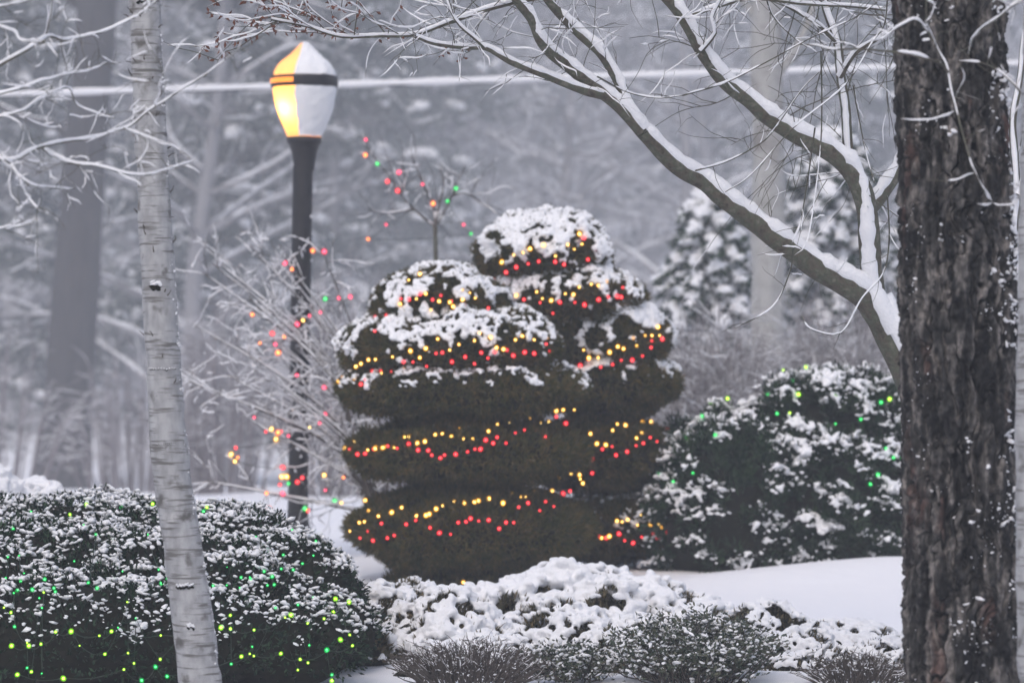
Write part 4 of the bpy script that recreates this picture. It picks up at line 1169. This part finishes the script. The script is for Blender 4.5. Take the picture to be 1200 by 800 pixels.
# snow-laden spruces behind
def spruce(label, px, ytop, d, hw_px, seed, nb=70, zb=0.0):
    gz_ = float(ground_z(0, d)); base = B(px, d); base[2] = gz_
    top = P(px, ytop, d)[2]; Hh = top - gz_; hw = hw_px / FPX * d
    t = thing('spruce', label, 'tree', base)
    tk = Geo(); tube(tk, np.array([base, base + [0, 0, Hh * .5], base + [0, 0, Hh]]), [.07, .05, .01], 8); tk.build('trunk', M['twig'], t)
    g = Geo(); s = Geo()
    for i in range(nb):
        f = 1 - (i + RS.rand()) / nb; z = gz_ + .1 + f * Hh
        R = hw * (1 - f) ** .48 * (.75 + .45 * RS.rand()) + .06
        a = i * 2.4 + RS.rand()
        dr = np.array([math.cos(a), math.sin(a), 0])
        q = smooth_path([base + [0, 0, z - gz_], base + [0, 0, z - gz_ + R * .08] + dr * R * .5, base + [0, 0, z - gz_ - R * .28] + dr * R], R / 8 + .01)
        k = 150; idx = (len(q) * (.1 + .9 * RS.rand(k) ** .7)).astype(int).clip(0, len(q) - 1)
        sidev = np.array([-dr[1], dr[0], 0])
        off = (RS.rand(k, 1) - .5) * sidev * R * .55 * (1.1 - idx[:, None] / len(q))
        c = q[idx] + off + RS.normal(size=(k, 3)) * .02
        leaves(g, c, dr + np.sign((off @ sidev))[:, None] * sidev * .8 + RS.normal(size=(k, 3)) * .4 + [0, 0, -.5], .10 + .06 * RS.rand(k), .022, .1)
        m = 22; idx = (len(q) * (.2 + .8 * RS.rand(m))).astype(int).clip(0, len(q) - 1)
        off = (RS.rand(m, 1) - .5) * sidev * R * .5 * (1.1 - idx[:, None] / len(q))
        blobs(s, q[idx] + off + [0, 0, .035], .04 + .06 * RS.rand(m), 1, .6, .5, seed, .6)
    g.build('foliage', M['pine'], t, smooth=False); s.build('snow_cover', M['snow'], t)
spruce('short bushy spruce weighed down with snow, left of the pale trunk', 832, 240, 37.5, 92, 700, 130)
spruce('spruce with thick snow on its boughs, right of the pale trunk', 975, 165, 38.5, 110, 710, 140)
spruce('snow-covered spruce at the far right, behind the dark trunk', 1120, 120, 41.0, 130, 720, 130)

# frosted twig thicket, lilac grey
for (lab, a, b, yt, d, sd) in [
        ('lilac-grey frosted twig thicket just right of the taller topiary', 735, 945, 352, 27.0, 731),
        ('lilac-grey frosted twig thicket above the right evergreen shrub', 860, 1110, 342, 27.8, 732),
        ('lilac-grey frosted twig thicket at the right edge beyond the dark trunk', 1080, 1330, 350, 27.5, 733)]:
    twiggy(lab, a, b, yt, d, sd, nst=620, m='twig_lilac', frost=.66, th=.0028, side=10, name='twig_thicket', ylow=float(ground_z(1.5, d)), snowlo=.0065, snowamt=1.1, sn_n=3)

# frosty shrubs on the slope, left
k = 0
for (lab, a, b, yt, d, nst, th) in [
        ('arching frosted shrub with white bent stems at the left edge', -150, 110, 372, 58, 46, .010),
        ('pale frosted shrub between the wide hazy trunk and the birch', 60, 250, 400, 62, 90, .009),
        ('pale frosted shrub between the birch and the lamp post', 170, 350, 345, 55, 110, .007),
        ('pale frosted shrub behind the lamp post', 300, 500, 300, 52, 120, .007),
        ('pale frosted shrub behind the young tree with lights', 420, 620, 300, 60, 120, .008),
        ('pale frosted shrub low behind the taller topiary', 640, 830, 330, 50, 100, .007)]:
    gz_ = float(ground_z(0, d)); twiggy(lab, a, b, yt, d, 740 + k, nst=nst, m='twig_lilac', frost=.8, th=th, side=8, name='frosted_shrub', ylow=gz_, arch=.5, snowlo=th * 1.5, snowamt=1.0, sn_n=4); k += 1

# ------------------------------------------------------------------ far wood
def far_bare(seed, H_=13.0):
    RS.seed(seed)
    t = thing('bare_tree', 'far', 'tree', (0, 0, 0))
    tk = Geo(); p0 = smooth_path([[0, 0, -.3], [RS.normal() * .3, 0, H_ * .3], [RS.normal() * .7, RS.normal() * .5, H_ * .6], [RS.normal() * .9, 0, H_]], .4)
    tube(tk, p0, np.linspace(.24, .03, len(p0)), 8); tk.build('trunk', M['hazebark'], t)
    st = Geo(); sn = Geo(); L1 = []
    for i in range(24):
        k = int(len(p0) * (.15 + .8 * RS.rand())); k = min(k, len(p0) - 1); a = RS.rand() * 6.28
        L = H_ * .38 * (1.1 - k / len(p0)); o = p0[k]; dv = np.array([math.cos(a), math.sin(a), .55])
        q = smooth_path([o, o + dv * L * .5 + RS.normal(size=3) * .2, o + dv * L + RS.normal(size=3) * .4 - [0, 0, L * .12]], .3)
        r = np.linspace(.075 * (1.1 - k / len(p0)) + .02, .014, len(q)); tube(st, q, r, 5); snow_on(sn, q, r, .9, 5, i, .01, .06, .2); L1.append((q, 1))
    side_twigs(L1, 9, 1.9, .017, st, sn, seed, .35, .0, 2, .7, .15, 1.0, lo=.017, skip=.2)
    st.build('branches', M['hazebark'], t); sn.build('snow_cover', M['snow'], t)
    return t
def far_pine(seed, H_=14.0, open_=False):
    RS.seed(seed)
    t = thing('pine_tree', 'far', 'tree', (0, 0, 0))
    tk = Geo(); p0 = np.array([[0, 0, -.3], [.1, 0, H_ * .5], [0, .1, H_]]); p0 = smooth_path(p0, .5); tube(tk, p0, np.linspace(.26, .04, len(p0)), 8); tk.build('trunk', M['hazebark'], t)
    g = Geo(); s = Geo(); nb = 60
    for i in range(nb):
        f = (.08 if not open_ else .25) + (.9 if not open_ else .73) * RS.rand(); z = f * H_; a = RS.rand() * 6.28; R = (1 - f) ** .7 * 3.4 * (.5 + .6 * RS.rand()) + .5
        dr = np.array([math.cos(a), math.sin(a), 0]); 
        cl = [np.array([0, 0, z]) + dr * R * u + [0, 0, R * .15 * u - R * .25 * u * u] for u in (.45, .7, 1.0)]
        tube(g, np.array([[0, 0, z], cl[0], cl[2]]), [.04, .03, .02], 4, mat=1)
        for c in cl:
            k = 90; q = c + RS.normal(size=(k, 3)) * [.34, .34, .16] * (.7 + .5 * RS.rand())
            leaves(g, q, RS.normal(size=(k, 3)) + [0, 0, .2], .28, .09, .1)
            m = 3; blobs(s, c + RS.normal(size=(m, 3)) * [.30, .30, .05] + [0, 0, .16], .10 + .1 * RS.rand(m), 1, .5, .4, seed, .5)
    g.build('foliage', [M['far_needle'], M['hazebark']], t, smooth=False); s.build('snow_cover', M['snow'], t)
    return t
protos_b = [far_bare(901), far_bare(902, 12), far_bare(903, 14)]
protos_p = [far_pine(911), far_pine(912, 13, True)]
RS.seed(77)
used = set()
def place(proto, px, d, s=1.0, label=None, group=None):
    x = P(px, 0, d)[0]; z = float(ground_z(x, d)) - .1
    if id(proto) not in used:
        used.add(id(proto)); o = proto; o.location = (x, d, z); o.rotation_euler = (0, 0, RS.rand() * 6.28); o.scale = (s, s, s)
        o['label'] = label
        if group: o['group'] = group
        return o
    return dup(proto, (x, d, z), RS.rand() * 6.28, s, label, group)
# the few that stand out
place(protos_p[0], -10, 100, 1.25, 'dark hazy pine in the distance at the left edge')
place(protos_p[1], 268, 98, 1.45, 'dark hazy pine in the distance left of the lamp')
place(protos_p[0], 392, 108, 1.35, 'dark hazy pine in the distance right of the lamp')
place(protos_b[0], 232, 92, 1.4, 'dark-limbed bare tree in the haze between the birch and the lamp')
place(protos_b[1], 640, 112, 1.5, 'hazy bare tree in the distance above the taller topiary')
place(protos_b[2], 800, 108, 1.5, 'hazy bare tree in the distance above the short bushy spruce')
GB, GP = 'bare trees of the hazy far wood', 'pines of the hazy far wood'
for i in range(34):
    d = 128 + RS.rand() * 120; px = -150 + (i + RS.rand()) / 34 * 1500
    place(protos_b[i % 3], px, d, 1.5 + .6 * RS.rand(), 'bare tree fading into the haze of the far wood', GB)
for i in range(20):
    d = 135 + RS.rand() * 110; px = -150 + (i + RS.rand()) / 20 * 1500
    place(protos_p[i % 2], px, d, 1.5 + .6 * RS.rand(), 'pine tree fading into the haze of the far wood', GP)
# the wooded hillside beyond, one mass nobody could count
g = Geo(); n = 26000
xx = (RS.rand(n) - .5) * 2; yy = 180 + RS.rand(n) * 150; xx = xx * yy * .30
zz_ = ground_z(xx, yy) + RS.rand(n) ** .8 * 22
c = np.stack([xx, yy, zz_], -1)
leaves(g, c, RS.normal(size=c.shape) * [.5, .5, 1] + [0, 0, .8], 2.0 + 1.5 * RS.rand(n), .15 + .35 * RS.rand(n), .2)
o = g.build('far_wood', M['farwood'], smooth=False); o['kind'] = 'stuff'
o['label'] = 'grey frosted wood on the hillside, lost in the haze'; o['category'] = 'wood'

# ------------------------------------------------------------------ haze
HAZE = .0031
hv, hf = np.array([[x, y, z] for x in (-262, 262) for y in (-50, 522) for z in (-4.4, 85)], float), np.array([[0, 1, 3, 2], [4, 6, 7, 5], [0, 4, 5, 1], [2, 3, 7, 6], [0, 2, 6, 4], [1, 5, 7, 3]])
g = Geo(); g.add(hv, hf)
hm = bpy.data.materials.new('haze_air'); hm.use_nodes = True; hn = hm.node_tree.nodes; hn.remove(hn['Principled BSDF'])
pv = hn.new('ShaderNodeVolumePrincipled'); pv.inputs['Color'].default_value = (.83, .86, .915, 1); pv.inputs['Density'].default_value = HAZE
hm.node_tree.links.new(pv.outputs[0], hn['Material Output'].inputs['Volume'])
o = g.build('haze', hm, smooth=False); o['kind'] = 'stuff'
